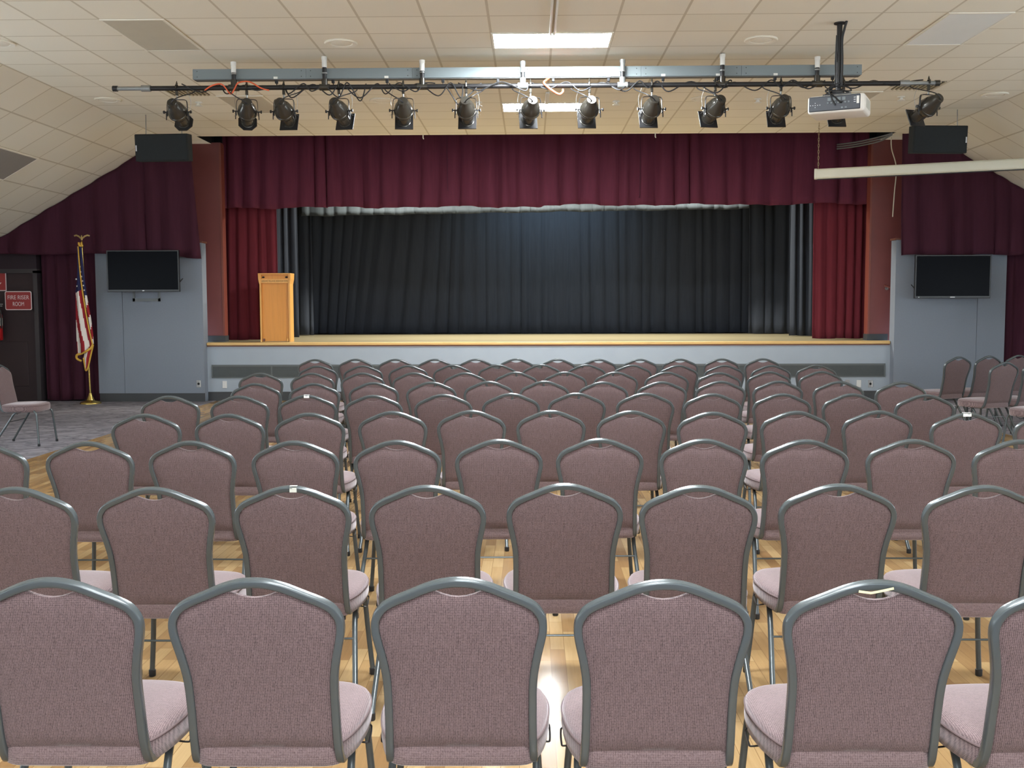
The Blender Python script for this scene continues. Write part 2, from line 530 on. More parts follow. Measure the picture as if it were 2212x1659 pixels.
# dark slot in the ceiling the valance hangs from
slot = MB()
slot.box(-5.55, 5.55, YK, YK + 0.03, CEIL + 0.004, 5.6).box(-5.6, -5.55, YK, YC + 0.19, CEIL + 0.004, 5.6).box(5.55, 5.6, YK, YC + 0.19, CEIL + 0.004, 5.6)
struct('wall_slot', slot, 'stage_black')
# stage house
sh = MB()
sh.box(-8.0, 8.0, 23.2, 23.35, 0, 5.6).box(-8.15, -8.0, YC, 23.3, 0, 5.6).box(8.0, 8.15, YC, 23.3, 0, 5.6).box(-8.1, 8.1, YK, 23.3, 5.6, 5.75)
sh.box(-8, -5.42, YC + 0.171, YC + 0.2, ZS, 5.6).box(5.44, 8, YC + 0.171, YC + 0.2, ZS, 5.6)
struct('wall_stage_house', sh, 'stage_black')
struct('floor_stage', MB().box(-8.0, 8.0, 17.93, 23.2, ZS - 0.05, ZS).box(-5.6, 5.68, YS - 0.005, 17.93, ZS - 0.05, ZS), 'stage_wood')
struct('trim_2', MB().box(-5.585, 5.66, YS - 0.045, YS + 0.02, ZS - 0.046, ZS + 0.003, 0.012), 'nosing_wood')
struct('trim_3', MB().box(-5.585, 5.66, YS - 0.014, YS + 0.01, ZS - 0.066, ZS - 0.046), 'cap_wood')
struct('wall_stage_front', MB().box(-5.6, 5.68, YS, YS + 0.08, 0, ZS - 0.05), 'stage_front')
# grey wing panels with a thin seam, a return and a brown cap
def wing(sgn, xa, xb, seam, name, k):
    mb = MB()
    lo, hi = min(xa, xb), max(xa, xb)
    mb.box(lo, seam - 0.003, YP, YS + 0.06, 0.14, 2.60).box(seam + 0.003, hi, YP, YS + 0.06, 0.14, 2.60)
    mb.box(lo + 0.01, hi - 0.01, YP + 0.02, YS + 0.05, 0.0, 2.59)
    struct(name, mb, 'panel_grey')
    struct('trim_%d' % k, MB().box(lo - 0.02, hi + 0.02, YP - 0.02, YS + 0.08, 2.60, 2.63, 0.006), 'cap_wood')
    struct('baseboard_' + name.split('_')[1], MB().box(lo + 0.008, hi - 0.004, YP + 0.004, YP + 0.02, 0.0, 0.142), 'baseboard')
wing(-1, -7.345, -5.59, -6.915, 'wall_left_panel', 4)
wing(1, 7.452, 5.675, 7.0, 'wall_right_panel', 5)
struct('baseboard_stage', MB().box(-5.585, 5.67, YS - 0.014, YS, 0.0, 0.148), 'baseboard')
# long register let into the stage front
rg = MB()
rg.box(-5.52, 5.60, YS - 0.012, YS - 0.001, 0.375, 0.392).box(-5.52, 5.60, YS - 0.012, YS - 0.001, 0.568, 0.598)
for X in (-5.51, -4.52, -3.0, -1.5, 0.04, 1.5, 3.0, 4.52, 5.59): rg.box(X - 0.012, X + 0.012, YS - 0.012, YS - 0.001, 0.392, 0.568)
reg = thing('floor_register', 'long dark grey recessed register band along the stage front', 'vent', (0, 0, 0))
rg.build('register_frame', 'register', reg)
rp = MB().box(-5.5, 5.58, YS - 0.005, YS - 0.001, 0.392, 0.568)
for i in range(6): rp.box(-5.5, 5.58, YS - 0.008, YS - 0.004, 0.405 + i * 0.027, 0.410 + i * 0.027)
rp.build('register_insert', 'register_in', reg)
# door at the far left
struct('wall_door_recess', MB().box(-9.6, -8.34, 17.25, 17.45, 2.15, 4.2), 'dark_wall')
struct('door_1', MB().box(-9.5, -8.40, 17.30, 17.35, 0.01, 2.12).box(-9.35, -8.55, 17.29, 17.31, 0.25, 1.0, 0.01), 'door_dark')
struct('door_1_frame', MB().box(-8.40, -8.33, 17.24, 17.44, 0, 2.16).box(-9.6, -8.33, 17.24, 17.44, 2.12, 2.19), 'door_frame')

# ------------------------------------------------------------------ curtains
def curtain(name, label, x0, x1, y, top, bot, pleat, amp, mat, seed, lean=None, flare=0.0, hem=0.01, edge=None, group=None, gather=0.45):
    """pleated cloth; top and bot are numbers or functions of x"""
    rnd = random.Random(seed)
    w = x1 - x0
    ph = [0.0]; xs = [0.0]
    while xs[-1] < w:
        xs.append(xs[-1] + pleat * rnd.uniform(0.6, 1.5)); ph.append(ph[-1] + 1.0)
    am = [rnd.uniform(0.55, 1.25) for _ in xs]
    per = 9
    us = []
    for i in range(len(xs) - 1):
        for j in range(per):
            x = xs[i] + (xs[i + 1] - xs[i]) * j / per
            if x <= w: us.append((x, i + j / per, am[i] + (am[i + 1] - am[i]) * j / per))
    us.append((w, ph[-1], am[-1]))
    rows = 16
    bm = bmesh.new(); grid = []
    tf = top if callable(top) else (lambda x: top)
    bf = bot if callable(bot) else (lambda x: bot)
    k1, k2 = rnd.uniform(0, 6), rnd.uniform(0, 6)
    for r in range(rows + 1):
        t = r / rows
        row = []
        for x, p, a in us:
            xx = x0 + x
            zt, zb = tf(xx), bf(xx) + hem * math.sin(p * 2.1 + k1)
            z = zt + (zb - zt) * t
            q = 2 * PI * p + 0.5 * math.sin(2.2 * t + p * 0.7 + k2)
            d = math.sin(q) + 0.28 * math.sin(2 * q + k1 + p)
            dep = amp * a * d * (gather + (1 - gather) * t)
            dx = 0.35 * pleat * 0.3 * math.cos(q) * t
            if lean: dx += lean(xx, t)
            if flare: dx += flare * (xx - (x0 + x1) / 2) / w * t
            row.append(bm.verts.new((xx + dx, y + dep, z)))
        grid.append(row)
    for r in range(rows):
        for i in range(len(us) - 1):
            bm.faces.new((grid[r][i], grid[r][i + 1], grid[r + 1][i + 1], grid[r + 1][i]))
    me = bpy.data.meshes.new(name); bm.to_mesh(me); bm.free()
    me.materials.append(M[mat])
    me.polygons.foreach_set('use_smooth', [True] * len(me.polygons))
    o = bpy.data.objects.new(name, me); COL.objects.link(o)
    so = o.modifiers.new('cloth_thickness', 'SOLIDIFY'); so.thickness = 0.006; so.offset = 0
    return tag(o, label, 'curtain', group)

curtain('stage_valance', 'wide maroon velvet valance across the top of the stage opening', -5.46, 5.48, 18.0, 5.3, lambda x: 3.25 + 0.012 * math.sin(x * 3) - 0.02 * (x < 0), 0.30, 0.055, 'velvet', 3)
def slope_top(x): return min(CEIL - 0.006, CEIL - SL * (abs(x) - XC) - 0.012)
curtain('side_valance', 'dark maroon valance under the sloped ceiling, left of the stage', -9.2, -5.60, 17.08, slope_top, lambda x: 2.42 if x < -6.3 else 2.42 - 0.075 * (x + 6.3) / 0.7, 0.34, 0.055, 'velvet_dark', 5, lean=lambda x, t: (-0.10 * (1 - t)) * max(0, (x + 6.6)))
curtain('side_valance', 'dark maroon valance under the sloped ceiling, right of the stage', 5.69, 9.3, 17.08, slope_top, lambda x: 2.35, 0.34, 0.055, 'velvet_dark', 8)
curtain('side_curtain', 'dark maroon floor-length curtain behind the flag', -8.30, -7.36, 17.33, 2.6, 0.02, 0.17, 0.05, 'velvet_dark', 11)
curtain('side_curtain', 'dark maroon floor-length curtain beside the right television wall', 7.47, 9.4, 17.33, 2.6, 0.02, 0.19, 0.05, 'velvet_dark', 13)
curtain('stage_leg_curtain', 'maroon velvet leg curtain behind the wooden lectern', -5.55, -4.62, 18.3, 3.6, ZS + 0.012, 0.15, 0.05, 'velvet_red', 17, hem=0.004)
curtain('stage_leg_curtain', 'bright red velvet leg curtain at right end of the stage', 4.63, 5.58, 18.3, 3.6, ZS + 0.012, 0.15, 0.05, 'velvet_red', 19, hem=0.004)
curtain('wing_curtain', 'black wing curtain just right of the lectern', -5.6, -4.62, 19.9, 4.6, ZS + 0.012, 0.16, 0.05, 'cloth_black', 23, hem=0.004)
curtain('wing_curtain', 'grey-black wing curtain at rear left corner of the stage', -5.4, -4.62, 21.2, 4.6, ZS + 0.012, 0.2, 0.05, 'cloth_black', 29, hem=0.004)
curtain('wing_curtain', 'black wing curtain beside the bright red leg curtain', 4.62, 5.7, 19.9, 4.6, ZS + 0.012, 0.2, 0.05, 'cloth_black', 31, hem=0.004)
curtain('wing_curtain', 'lighter charcoal wing curtain right of the backdrop curtain', 4.18, 5.5, 21.5, 4.6, ZS + 0.012, 0.24, 0.05, 'cloth_black', 37, hem=0.004)
curtain('backdrop_curtain', 'wide black backdrop curtain across the rear of the stage', -5.6, 4.9, 22.2, 4.8, ZS + 0.012, 0.24, 0.032, 'cloth_black', 41, hem=0.006,
        lean=lambda x, t: -0.55 * t * max(0.0, 1 - abs(x + 3.2) / 1.8) + 0.0)
curtain('stage_border', 'thin pale grey border cloth peeking out below the valance', -4.62, 3.9, 20.2, 4.6, lambda x: 3.325 + 0.012 * x + 0.006 * math.sin(5 * x), 0.22, 0.02, 'cloth_grey', 43, hem=0.006)

# ------------------------------------------------------------------ ceiling fittings
def J(j): return J0 + j * T
def K(k): return (k - 1) * T
def troffer(label, x0, x1, y0, y1, mat, name='ceiling_light'):
    t = thing(name, label, 'ceiling light', ((x0 + x1) / 2, (y0 + y1) / 2, CEIL), group='fluorescent ceiling panels')
    a, b = (x1 - x0) / 2, (y1 - y0) / 2
    f = MB()
    w = 0.022
    f.box(-a, a, -b, -b + w, -0.012, -0.001).box(-a, a, b - w, b, -0.012, -0.001).box(-a, -a + w, -b + w, b - w, -0.012, -0.001).box(a - w, a, -b + w, b - w, -0.012, -0.001)
    f.build('light_frame', 'ceil_white', t)
    MB().box(-a + w, a - w, -b + w, b - w, -0.009, -0.002).build('light_lens', mat, t)
    return t
troffer('brightly lit fluorescent panel above the grey lighting beam', K(0), K(2), J(1), J(2), 'lens_on')
troffer('lit fluorescent panel behind the row of stage spotlights', K(0), K(2), J(7), J(8), 'lens_on')
for i, (j, w) in enumerate(((-5, 'first'), (-11, 'second'), (-17, 'third'), (-23, 'fourth'), (-29, 'fifth'))):
    troffer('lit fluorescent panel over the seating, %s one back from the lighting beam' % w, K(0), K(2), J(j), J(j + 1), 'lens_on')
troffer('unlit pale lens panel right of the projector pole', K(7), K(8), J(0), J(2), 'lens_off')
troffer('unlit dark beige lens panel near top left of the ceiling', K(-6), K(-5), J(0), J(2), 'lens_dark')
troffer('unlit beige lens panel above the second left spotlight', K(-6), K(-5), J(6), J(8), 'lens_dark')
troffer('unlit beige lens panel behind the projector', K(7), K(8), J(6), J(8), 'lens_dark')
# one on the left slope
def slope_mat(sgn, d, y):
    """frame on the sloped ceiling: d metres down the slope"""
    ang = math.atan(SL)
    x = sgn * (XC + d * math.cos(ang)); z = CEIL - d * math.sin(ang)
    return Matrix.Translation((x, y, z)) @ Matrix.Rotation(sgn * ang, 4, 'Y')
def slope_troffer(sgn, k, y0, y1, mat, label):
    t = thing('ceiling_light', label, 'ceiling light', group='fluorescent ceiling panels')
    t.matrix_world = slope_mat(sgn, (k + 0.5) * T, (y0 + y1) / 2)
    a, b = T / 2, (y1 - y0) / 2; w = 0.022
    f = MB().box(-a, a, -b, -b + w, -0.012, -0.001).box(-a, a, b - w, b, -0.012, -0.001).box(-a, -a + w, -b + w, b - w, -0.012, -0.001).box(a - w, a, -b + w, b - w, -0.012, -0.001)
    f.build('light_frame', 'ceil_white', t)
    MB().box(-a + w, a - w, -b + w, b - w, -0.009, -0.002).build('light_lens', mat, t)
slope_troffer(-1, 2, J(6), J(8), 'lens_grey', 'unlit dark grey lens panel on the left sloped ceiling')

def diffuser(x, y, label):
    t = thing('ceiling_diffuser', label, 'air diffuser', (x, y, CEIL), group='round ceiling diffusers')
    MB().lathe([(0.165, -0.001), (0.17, -0.012), (0.16, -0.02), (0.118, -0.014), (0.112, -0.004)], 40, cap=False).build('outer_ring', 'ceil_white', t, smooth=True)
    MB().lathe([(0.0, -0.016), (0.06, -0.017), (0.105, -0.012), (0.112, -0.005)], 40, cap=False).build('inner_cone', 'ceil_white', t, smooth=True)
for x, y, l in ((-2.16, 11.0, 'round ceiling diffuser left of the brightest light panel'), (2.13, 11.0, 'round ceiling diffuser between projector pole and brightest light panel'),
                (-5.66, 10.9, 'round ceiling diffuser cut off at the far left edge'), (-5.74, 13.9, 'round ceiling diffuser below the left end of the pipe'),
                (5.78, 13.95, 'round ceiling diffuser at the far right, past the pipe end'), (-2.17, 14.07, 'round ceiling diffuser seen between fourth and fifth spotlights'),
                (2.05, 14.09, 'round ceiling diffuser behind the tenth spotlight')):
    diffuser(x, y, l)
def sprinkler(x, y, label):
    t = thing('sprinkler_head', label, 'sprinkler', (x, y, CEIL), group='ceiling sprinklers')
    MB().lathe([(0.045, -0.001), (0.05, -0.012), (0.03, -0.02)], 20).build('sprinkler_plate', 'white_plastic', t, smooth=True)
    MB().lathe([(0.018, -0.02), (0.024, -0.04), (0.05, -0.052), (0.05, -0.056), (0.0, -0.06)], 16, cap=False).build('sprinkler_deflector', 'white_plastic', t, smooth=True)
for x, y, l in ((-4.61, 14.11, 'white sprinkler head beside the leftmost spotlight'), (-0.91, 14.24, 'white sprinkler head beside the sixth spotlight'),
                (0.92, 14.24, 'white sprinkler head right of the eighth spotlight'), (2.77, 14.14, 'white sprinkler head left of the eleventh spotlight'),
                (4.61, 14.05, 'white sprinkler head between projector and last spotlight')):
    sprinkler(x, y, l)
def vent(x0, x1, y0, y1, label):
    t = thing('ceiling_vent', label, 'vent', ((x0 + x1) / 2, (y0 + y1) / 2, CEIL))
    a, b = (x1 - x0) / 2, (y1 - y0) / 2
    MB().box(-a, a, -b, b, -0.004, -0.001).build('vent_back', 'vent_dark', t)
    s_ = MB()
    for i in range(10):
        X = -a + 0.02 + (2 * a - 0.04) * i / 9
        s_.box(X - 0.008, X + 0.008, -b, b, -0.016, -0.004)
    s_.build('vent_slats', 'vent_slat', t)
vent(K(-7) + 0.08, K(-6) - 0.05, J(5) + 0.05, J(6) - 0.06, 'slatted return vent in the ceiling above the leftmost spotlight')
vent(K(8) + 0.05, K(9) - 0.03, J(5) + 0.03, J(6) - 0.12, 'slatted return vent above the right pipe end')
cr = thing('cable_raceway', 'twin white conduit on the ceiling leading to the brightest light', 'conduit', (0, 0, 0))
for dx in (-0.022, 0.022):
    MB().sweep([(dx, J(-6), CEIL - 0.011), (dx, J(1) - 0.05, CEIL - 0.011), (dx * 0.6, J(1) + 0.02, CEIL - 0.012)], rrect(0.02, 0.034, 0.004), ref=(0, 0, 1)).build('conduit', 'white_plastic', cr)
cd = thing('cable_raceway', 'short white conduit dropping to the light behind the spotlights', 'conduit', (0, 0, 0))
MB().sweep([(0.0, J(6) - 0.1, CEIL - 0.011), (0.0, J(7) + 0.02, CEIL - 0.011)], rrect(0.05, 0.02, 0.006), ref=(0, 0, 1)).build('conduit', 'white_plastic', cd)
for x, l in ((-1.92, 'tiny white ceiling hook above the left half of the valance'), (1.75, 'tiny white ceiling hook above the right half of the valance')):
    tag(MB().tube([(x, 16.9, CEIL), (x, 16.9, CEIL - 0.06), (x + 0.01, 16.9, CEIL - 0.075)], 0.009, 6).build('ceiling_hook', 'white_plastic'), l, 'hook')

# ------------------------------------------------------------------ lighting bar, raceway beam, spotlights
YL, ZL = 11.60, 3.945
bar = thing('lighting_bar', 'long black pipe hung from the ceiling carrying the stage spotlights', 'lighting bar', (0, YL, 0))
MB().tube([(-4.40, 0, ZL), (3.82, 0, ZL)], 0.026, 14).build('pipe', 'black_metal', bar, smooth=True)
for xa, xb in ((-4.74, -4.40), (3.80, 4.15)):
    e = MB().tube([(xa, 0, ZL), (xb, 0, ZL)], 0.022, 14).build('end_sleeve', 'galv', bar, smooth=True)
    out = xa if xa < 0 else xb; inn = xb if xa < 0 else xa
    MB().tube([(out - 0.025, 0, ZL), (out + 0.025, 0, ZL)], 0.031, 14).build('end_cap', 'black_metal' if xa < 0 else 'steel_dark', bar, smooth=True)
    MB().tube([(inn - 0.05, 0, ZL), (inn + 0.05, 0, ZL)], 0.034, 14).build('coupling', 'galv', bar, smooth=True)
for i, (x, zt, short) in enumerate(((-3.44, 4.205, 1), (-2.45, 4.255, 0), (-1.39, 4.21, 1), (-0.30, 4.19, 1), (0.776, 4.20, 1), (1.85, 4.25, 0), (2.866, 4.215, 1))):
    h = MB().tube([(x, 0, ZL), (x, 0, zt + 0.01 if short else CEIL - 0.001)], 0.023, 12).build('hanger_pipe', 'black_metal', bar, smooth=True)
    MB().lathe([(0.027, zt - 0.10), (0.027, zt - 0.02), (0.031, zt - 0.02), (0.031, zt + 0.015), (0.024, zt + 0.018)], 14, Matrix.Translation((x, 0, 0))).build('pipe_cap', 'white_tape' if i not in (3, 4) else 'galv', h, smooth=True)
    MB().lathe([(0.026, 4.085), (0.031, 4.088), (0.031, 4.098), (0.026, 4.1)], 14, Matrix.Translation((x, 0, 0))).build('pipe_clip', 'galv', h, smooth=True)
    tf = MB().tube([(x - 0.055, 0, ZL), (x + 0.055, 0, ZL)], 0.035, 14).tube([(x, 0, ZL), (x, 0, ZL + 0.085)], 0.033, 14)
    tf.build('tee_fitting', 'galv' if i in (3, 4) else 'steel_dark', bar, smooth=True)

rw = thing('electrical_raceway', 'long grey painted metal raceway beam behind the hanger pipes', 'raceway', (0, YL + 0.035, 0))
joints = [-3.90, -2.66, -1.50, -0.3, 0.98, 2.06, 3.355]
for a, b in zip(joints, joints[1:]):
    pmb = MB().box(a + 0.0008, b - 0.0008, 0, 0.10, 4.045, 4.155, 0.003, 1)
    pn = pmb.build('raceway_section', 'beam_grey', rw)
    sc_ = MB()
    for X in (a + 0.05, b - 0.05):
        for Z in (4.07, 4.13): sc_.lathe([(0.005, 0.0), (0.004, 0.003), (0, 0.004)], 8, Matrix.Translation((X, -0.001, Z)) @ Matrix.Rotation(PI / 2, 4, 'X'))
    sc_.build('screw_heads', 'black_metal', pn)
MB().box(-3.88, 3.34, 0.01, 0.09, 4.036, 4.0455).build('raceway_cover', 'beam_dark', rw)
for i, x in enumerate((-2.99, -2.37, -1.78, -1.17, -0.57, 0.03, 0.63, 1.22, 1.81, 2.43, 3.05)):
    sk = MB().box(x - 0.016, x + 0.016, 0.02, 0.05, 4.0, 4.04, 0.004, 1).tube([(x, 0.035, 4.003), (x + 0.004, 0.034, 3.975), (x - 0.002, 0.03, 3.955)], 0.006, 6).build('plug_socket', 'black_rubber', rw)
    if i not in (1, 3, 5, 10):
        MB().box(x - 0.024, x + 0.02, -0.004, -0.0005, 4.045, 4.068).build('socket_label', 'white_tape', sk)

def spotlight(x, pan, tilt, label, octo=False, lit=0):
    t = thing('stage_spotlight', label, 'spotlight', (x, YL, ZL), group='stage spotlights on the lighting bar')
    c = MB()
    c.tube([(0, 0.036, -0.02), (0, 0.03, 0.026), (0, 0.0, 0.04), (0, -0.03, 0.026), (0, -0.036, -0.01)], 0.010, 8).box(-0.014, 0.014, -0.016, 0.016, -0.078, -0.028, 0.004, 1)
    c.lathe([(0.004, 0.04), (0.012, 0.045), (0.003, 0.075), (0, 0.078)], 8)
    c.build('clamp', 'steel_dark', t, smooth=True)
    st = MB().lathe([(0.009, -0.125), (0.009, -0.075)], 10).build('clamp_stem', 'galv', t, smooth=True)
    rz = Matrix.Rotation(pan, 4, 'Z')
    y = smooth_path([(-0.112, 0, -0.30), (-0.112, 0, -0.21), (-0.106, 0, -0.145), (-0.08, 0, -0.126), (0, 0, -0.124), (0.08, 0, -0.126), (0.106, 0, -0.145), (0.112, 0, -0.21), (0.112, 0, -0.30)], 4)
    MB().sweep(y, rrect(0.006, 0.026, 0.002, 1), ref=(0, 1, 0)).xf(rz).build('yoke', 'black_metal', t, smooth=True)
    # optical axis: from the rear cap down and away towards the stage
    ax = Matrix.Translation((0, 0, -0.255)) @ rz @ Matrix.Rotation(-(PI / 2 + tilt), 4, 'X')
    hb = MB().lathe([(0.0, -0.185), (0.05, -0.183), (0.056, -0.174), (0.058, -0.14), (0.062, -0.134), (0.075, -0.105), (0.09, -0.07), (0.099, -0.03), (0.101, 0.0), (0.105, 0.003), (0.105, 0.024), (0.099, 0.028), (0.092, 0.055), (0.078, 0.08)], 28, ax, cap=False)
    hs = hb.build('lamp_housing', 'steel_dark', t, smooth=True, angle=35)
    hd = MB()
    for a in (60, 120, 270):
        hd.lathe([(0.006, -0.190), (0.0, -0.1895)], 8, ax @ Matrix.Translation((0.026 * math.cos(math.radians(a)), 0.026 * math.sin(math.radians(a)), 0)), cap=False)
    hd.build('socket_holes', 'dark_hole', hs)
    MB().lathe([(0.078, 0.078), (0.072, 0.085), (0.072, 0.19), (0.076, 0.192), (0.076, 0.2), (0.062, 0.2), (0.06, 0.15), (0.0, 0.148)], 26, ax, cap=False).build('lens_barrel', 'steel_dark', t, smooth=True, angle=35)
    g = MB()
    h = 0.1
    if octo: ring = [(-h, -h * .45), (-h * .45, -h), (h * .45, -h), (h, -h * .45), (h, h * .45), (h * .45, h), (-h * .45, h), (-h, h * .45)]
    else: ring = [(-h, -h), (0, -h), (h, -h), (h, 0), (h, h), (0, h), (-h, h), (-h, 0)]
    inner = [(0.068 * math.cos(math.atan2(b, a)), 0.068 * math.sin(math.atan2(b, a))) for a, b in ring]
    for z0 in (0.218, 0.226):
        pass
    A = [g.bm.verts.new(ax @ Vector((a, b, 0.201))) for a, b in ring]; B = [g.bm.verts.new(ax @ Vector((a, b, 0.201))) for a, b in inner]
    A2 = [g.bm.verts.new(ax @ Vector((a, b, 0.213))) for a, b in ring]; B2 = [g.bm.verts.new(ax @ Vector((a, b, 0.213))) for a, b in inner]
    for i in range(8):
        j = (i + 1) % 8
        for q in ((A[i], A[j], B[j], B[i]), (A2[i], A2[j], B2[j], B2[i]), (A[i], A[j], A2[j], A2[i]), (B[i], B[j], B2[j], B2[i])): g.bm.faces.new(q)
    g.build('gel_frame', 'black_metal', t)
    for sgn in (-1, 1):
        k = MB().tube([(sgn * 0.10, 0, -0.255), (sgn * 0.145, 0, -0.255)], 0.007, 8).lathe([(0.0, -0.008), (0.016, -0.008), (0.018, 0), (0.016, 0.008), (0, 0.008)], 12, Matrix.Translation((sgn * 0.148, 0, -0.255)) @ Matrix.Rotation(PI / 2, 4, 'Y'))
        k.tube([(sgn * 0.122, 0, -0.26), (sgn * 0.124, 0, -0.34)], 0.006, 6)
        k.xf(rz).build('tilt_knob', 'black_metal', t, smooth=True)
    rear = ax @ Vector((0, 0.02, -0.184))
    s2 = 1 if pan <= 0 else -1
    MB().tube(smooth_path([rear, rear + Vector((0.03 * s2, -0.05, 0.02)), rear + Vector((0.10 * s2, -0.05, 0.06)), Vector((0.17 * s2, -0.03, -0.06)), Vector((0.20 * s2, 0, -0.028))], 6), 0.006, 6).build('power_lead', 'black_rubber', t, smooth=True)
    sw = MB().tube(smooth_path([(0.11 * s2, 0.0, -0.03), (0.14 * s2, 0.03, -0.14), (0.125 * s2, 0.03, -0.27), (0.15 * s2, 0.02, -0.30)], 6), 0.0022, 5)
    sw.build('safety_wire', 'galv', t, smooth=True)
    return t
SPOTS = [(-4.065, 0.035, 'leftmost dark metal spotlight on the bar, aimed right', 1), (-3.301, -0.244, 'second spotlight from left, with eight-sided gel frame', 1),
         (-2.897, 0.070, 'third spotlight from the left, turned right', 0), (-2.296, 0.175, 'fourth spotlight from left, turned furthest right', 0),
         (-1.597, -0.087, 'fifth spotlight from the left, pointing straight at the stage', 0), (-0.914, 0.000, 'sixth spotlight from the left, left of the rear light panel', 0),
         (-0.217, -0.140, 'spotlight before the left part of the rear light panel', 0), (0.418, -0.105, 'spotlight before right end of the rear light panel', 0),
         (1.092, -0.087, 'ninth spotlight from the left, beside the lit panel', 0), (1.774, -0.244, 'tenth spotlight from left, turned to the left', 0),
         (2.48, -0.035, 'spotlight just left of the white projector', 0), (3.15, -0.105, 'spotlight mostly hidden behind the white projector', 0),
         (4.06, -0.384, 'rightmost spotlight, on the silver end of the pipe', 0)]
for x, pan, lab, oc in SPOTS:
    spotlight(x, -pan, math.radians(24), lab, bool(oc))

# cables drooping along the bar
rc = random.Random(77)
def bar_cable(x0, x1, label, mat='black_rubber', r=0.007, seed=1, loops=None, wild=1.0):
    q = random.Random(seed)
    pts = []; x = x0; i = 0
    while x < x1:
        if i % 2 == 0: pts.append((x, YL + q.uniform(-0.045, 0.045), ZL + q.uniform(0.03, 0.04)))
        else: pts.append((x, YL - q.uniform(0.03, 0.05), ZL - q.uniform(0.04, 0.13) * wild))
        x += q.uniform(0.09, 0.26); i += 1
    pts.append((x1, YL, ZL + 0.034))
    return tag(MB().tube(smooth_path(pts, 8), r, 6).build('lighting_cable', mat, smooth=True), label, 'cable', 'cables wound along the lighting bar')
bar_cable(-4.0, -2.45, 'black cable wound on the pipe over the first three spotlights', seed=1, wild=0.6)
bar_cable(-2.9, -1.25, 'black cable drooping between third and fifth spotlights', seed=2)
bar_cable(-2.45, -2.0, 'tangled black cable knot at the second hanger pipe', seed=3, wild=1.2)
bar_cable(-1.75, -0.75, 'black cable drooping over the fifth and sixth spotlights', seed=4, wild=1.2)
bar_cable(-1.0, -0.25, 'grey-lit cable wound left of the centre hanger pipe', seed=5, wild=0.5)
bar_cable(-0.2, 0.85, 'cable looping over the two spotlights before the lit panel', seed=6)
bar_cable(0.6, 1.95, 'black cable wound above the ninth and tenth spotlights', seed=7, wild=0.8)
bar_cable(1.75, 2.95, 'black cable drooping between tenth spotlight and projector', seed=8, wild=0.9)
bar_cable(2.6, 3.3, 'black cable bundle above the white projector', seed=9, wild=1.2)
bar_cable(3.05, 4.0, 'thin black cable wound towards the right pipe end', seed=10, wild=0.5)
def cord(label, pts, r, mat, name='extension_cord', cat='cord'):
    return tag(MB().tube(smooth_path(pts, 8), r, 6).build(name, mat, smooth=True), label, cat)
cord('orange cord wrapped on the pipe at the first hanger', [(-3.75, YL - 0.03, ZL - 0.03), (-3.66, YL - 0.04, ZL + 0.02), (-3.56, YL - 0.03, ZL + 0.03), (-3.47, YL - 0.04, ZL - 0.07), (-3.42, YL - 0.05, ZL - 0.02), (-3.38, YL - 0.04, ZL + 0.045), (-3.26, YL - 0.04, ZL + 0.055), (-3.14, YL - 0.035, ZL - 0.01), (-3.05, YL - 0.03, ZL - 0.035)], 0.008, 'orange')
cord('short orange cord hanging below the raceway centre', [(-0.02, YL + 0.05, 4.03), (-0.05, YL - 0.01, 4.0), (-0.07, YL - 0.05, 3.96), (0.02, YL - 0.06, 3.88), (0.09, YL - 0.05, 3.845), (0.13, YL - 0.045, 3.87), (0.13, YL - 0.04, 3.90)], 0.012, 'orange')
cord('black cable hanging in a loop with plug beside sixth spotlight', [(-1.12, YL - 0.03, ZL - 0.02), (-1.06, YL - 0.05, 3.83), (-1.0, YL - 0.05, 3.74), (-0.97, YL - 0.05, 3.73), (-0.965, YL - 0.05, 3.78), (-0.95, YL - 0.05, 3.86), (-0.95, YL - 0.03, ZL)], 0.007, 'black_rubber', 'lighting_cable', 'cable')

# ------------------------------------------------------------------ projector and its screen
PX, PY = 2.70, 10.28
pj = thing('projector', 'white ceiling projector with dark rear panel on a black pole', 'projector', (PX, PY, 0), -math.radians(25))
hh = 0.265
MB().box(-hh, hh, -0.02, 0.40, 3.405, 3.575, 0.03, 3).build('projector_body', 'proj_white', pj, smooth=True)
pr_ = MB()
pr_.sweep([(-hh + 0.012, -0.024, 3.42), (-hh + 0.012, -0.024, 3.562), (hh - 0.02, -0.024, 3.562), (hh - 0.02, -0.024, 3.42)], rrect(0.004, 0.004, 0.001, 1), ref=(0, 1, 0), closed=True)
rp_ = MB().box(-hh + 0.015, hh - 0.04, -0.027, -0.015, 3.425, 3.565, 0.008, 2).build('rear_panel', 'proj_dark', pj)
bt = MB()
for dx, dz in ((0, 0), (0.022, 0), (-0.022, 0), (0, 0.02), (0, -0.02), (0.044, 0), (-0.044, 0)):
    bt.box(-0.19 + dx - 0.004, -0.19 + dx + 0.004, -0.031, -0.026, 3.485 + dz - 0.003, 3.485 + dz + 0.003)
for i in range(3): bt.box(0.165, 0.185, -0.031, -0.026, 3.49 + i * 0.02, 3.496 + i * 0.02)
bt.build('control_buttons', 'logo', rp_)
pt = MB()
for i in range(7): pt.box(-0.08 + i * 0.032, -0.064 + i * 0.032, -0.032, -0.026, 3.49, 3.505)
for i in range(4): pt.box(-0.075 + i * 0.045, -0.045 + i * 0.045, -0.034, -0.026, 3.515, 3.545)
pt.box(0.05, 0.068, -0.032, -0.026, 3.44, 3.455).box(0.085, 0.103, -0.032, -0.026, 3.44, 3.455)
pt.build('connector_ports', 'beam_grey', rp_)
MB().box(0.192, 0.215, -0.031, -0.026, 3.475, 3.545).build('sticker', 'white_tape', rp_)
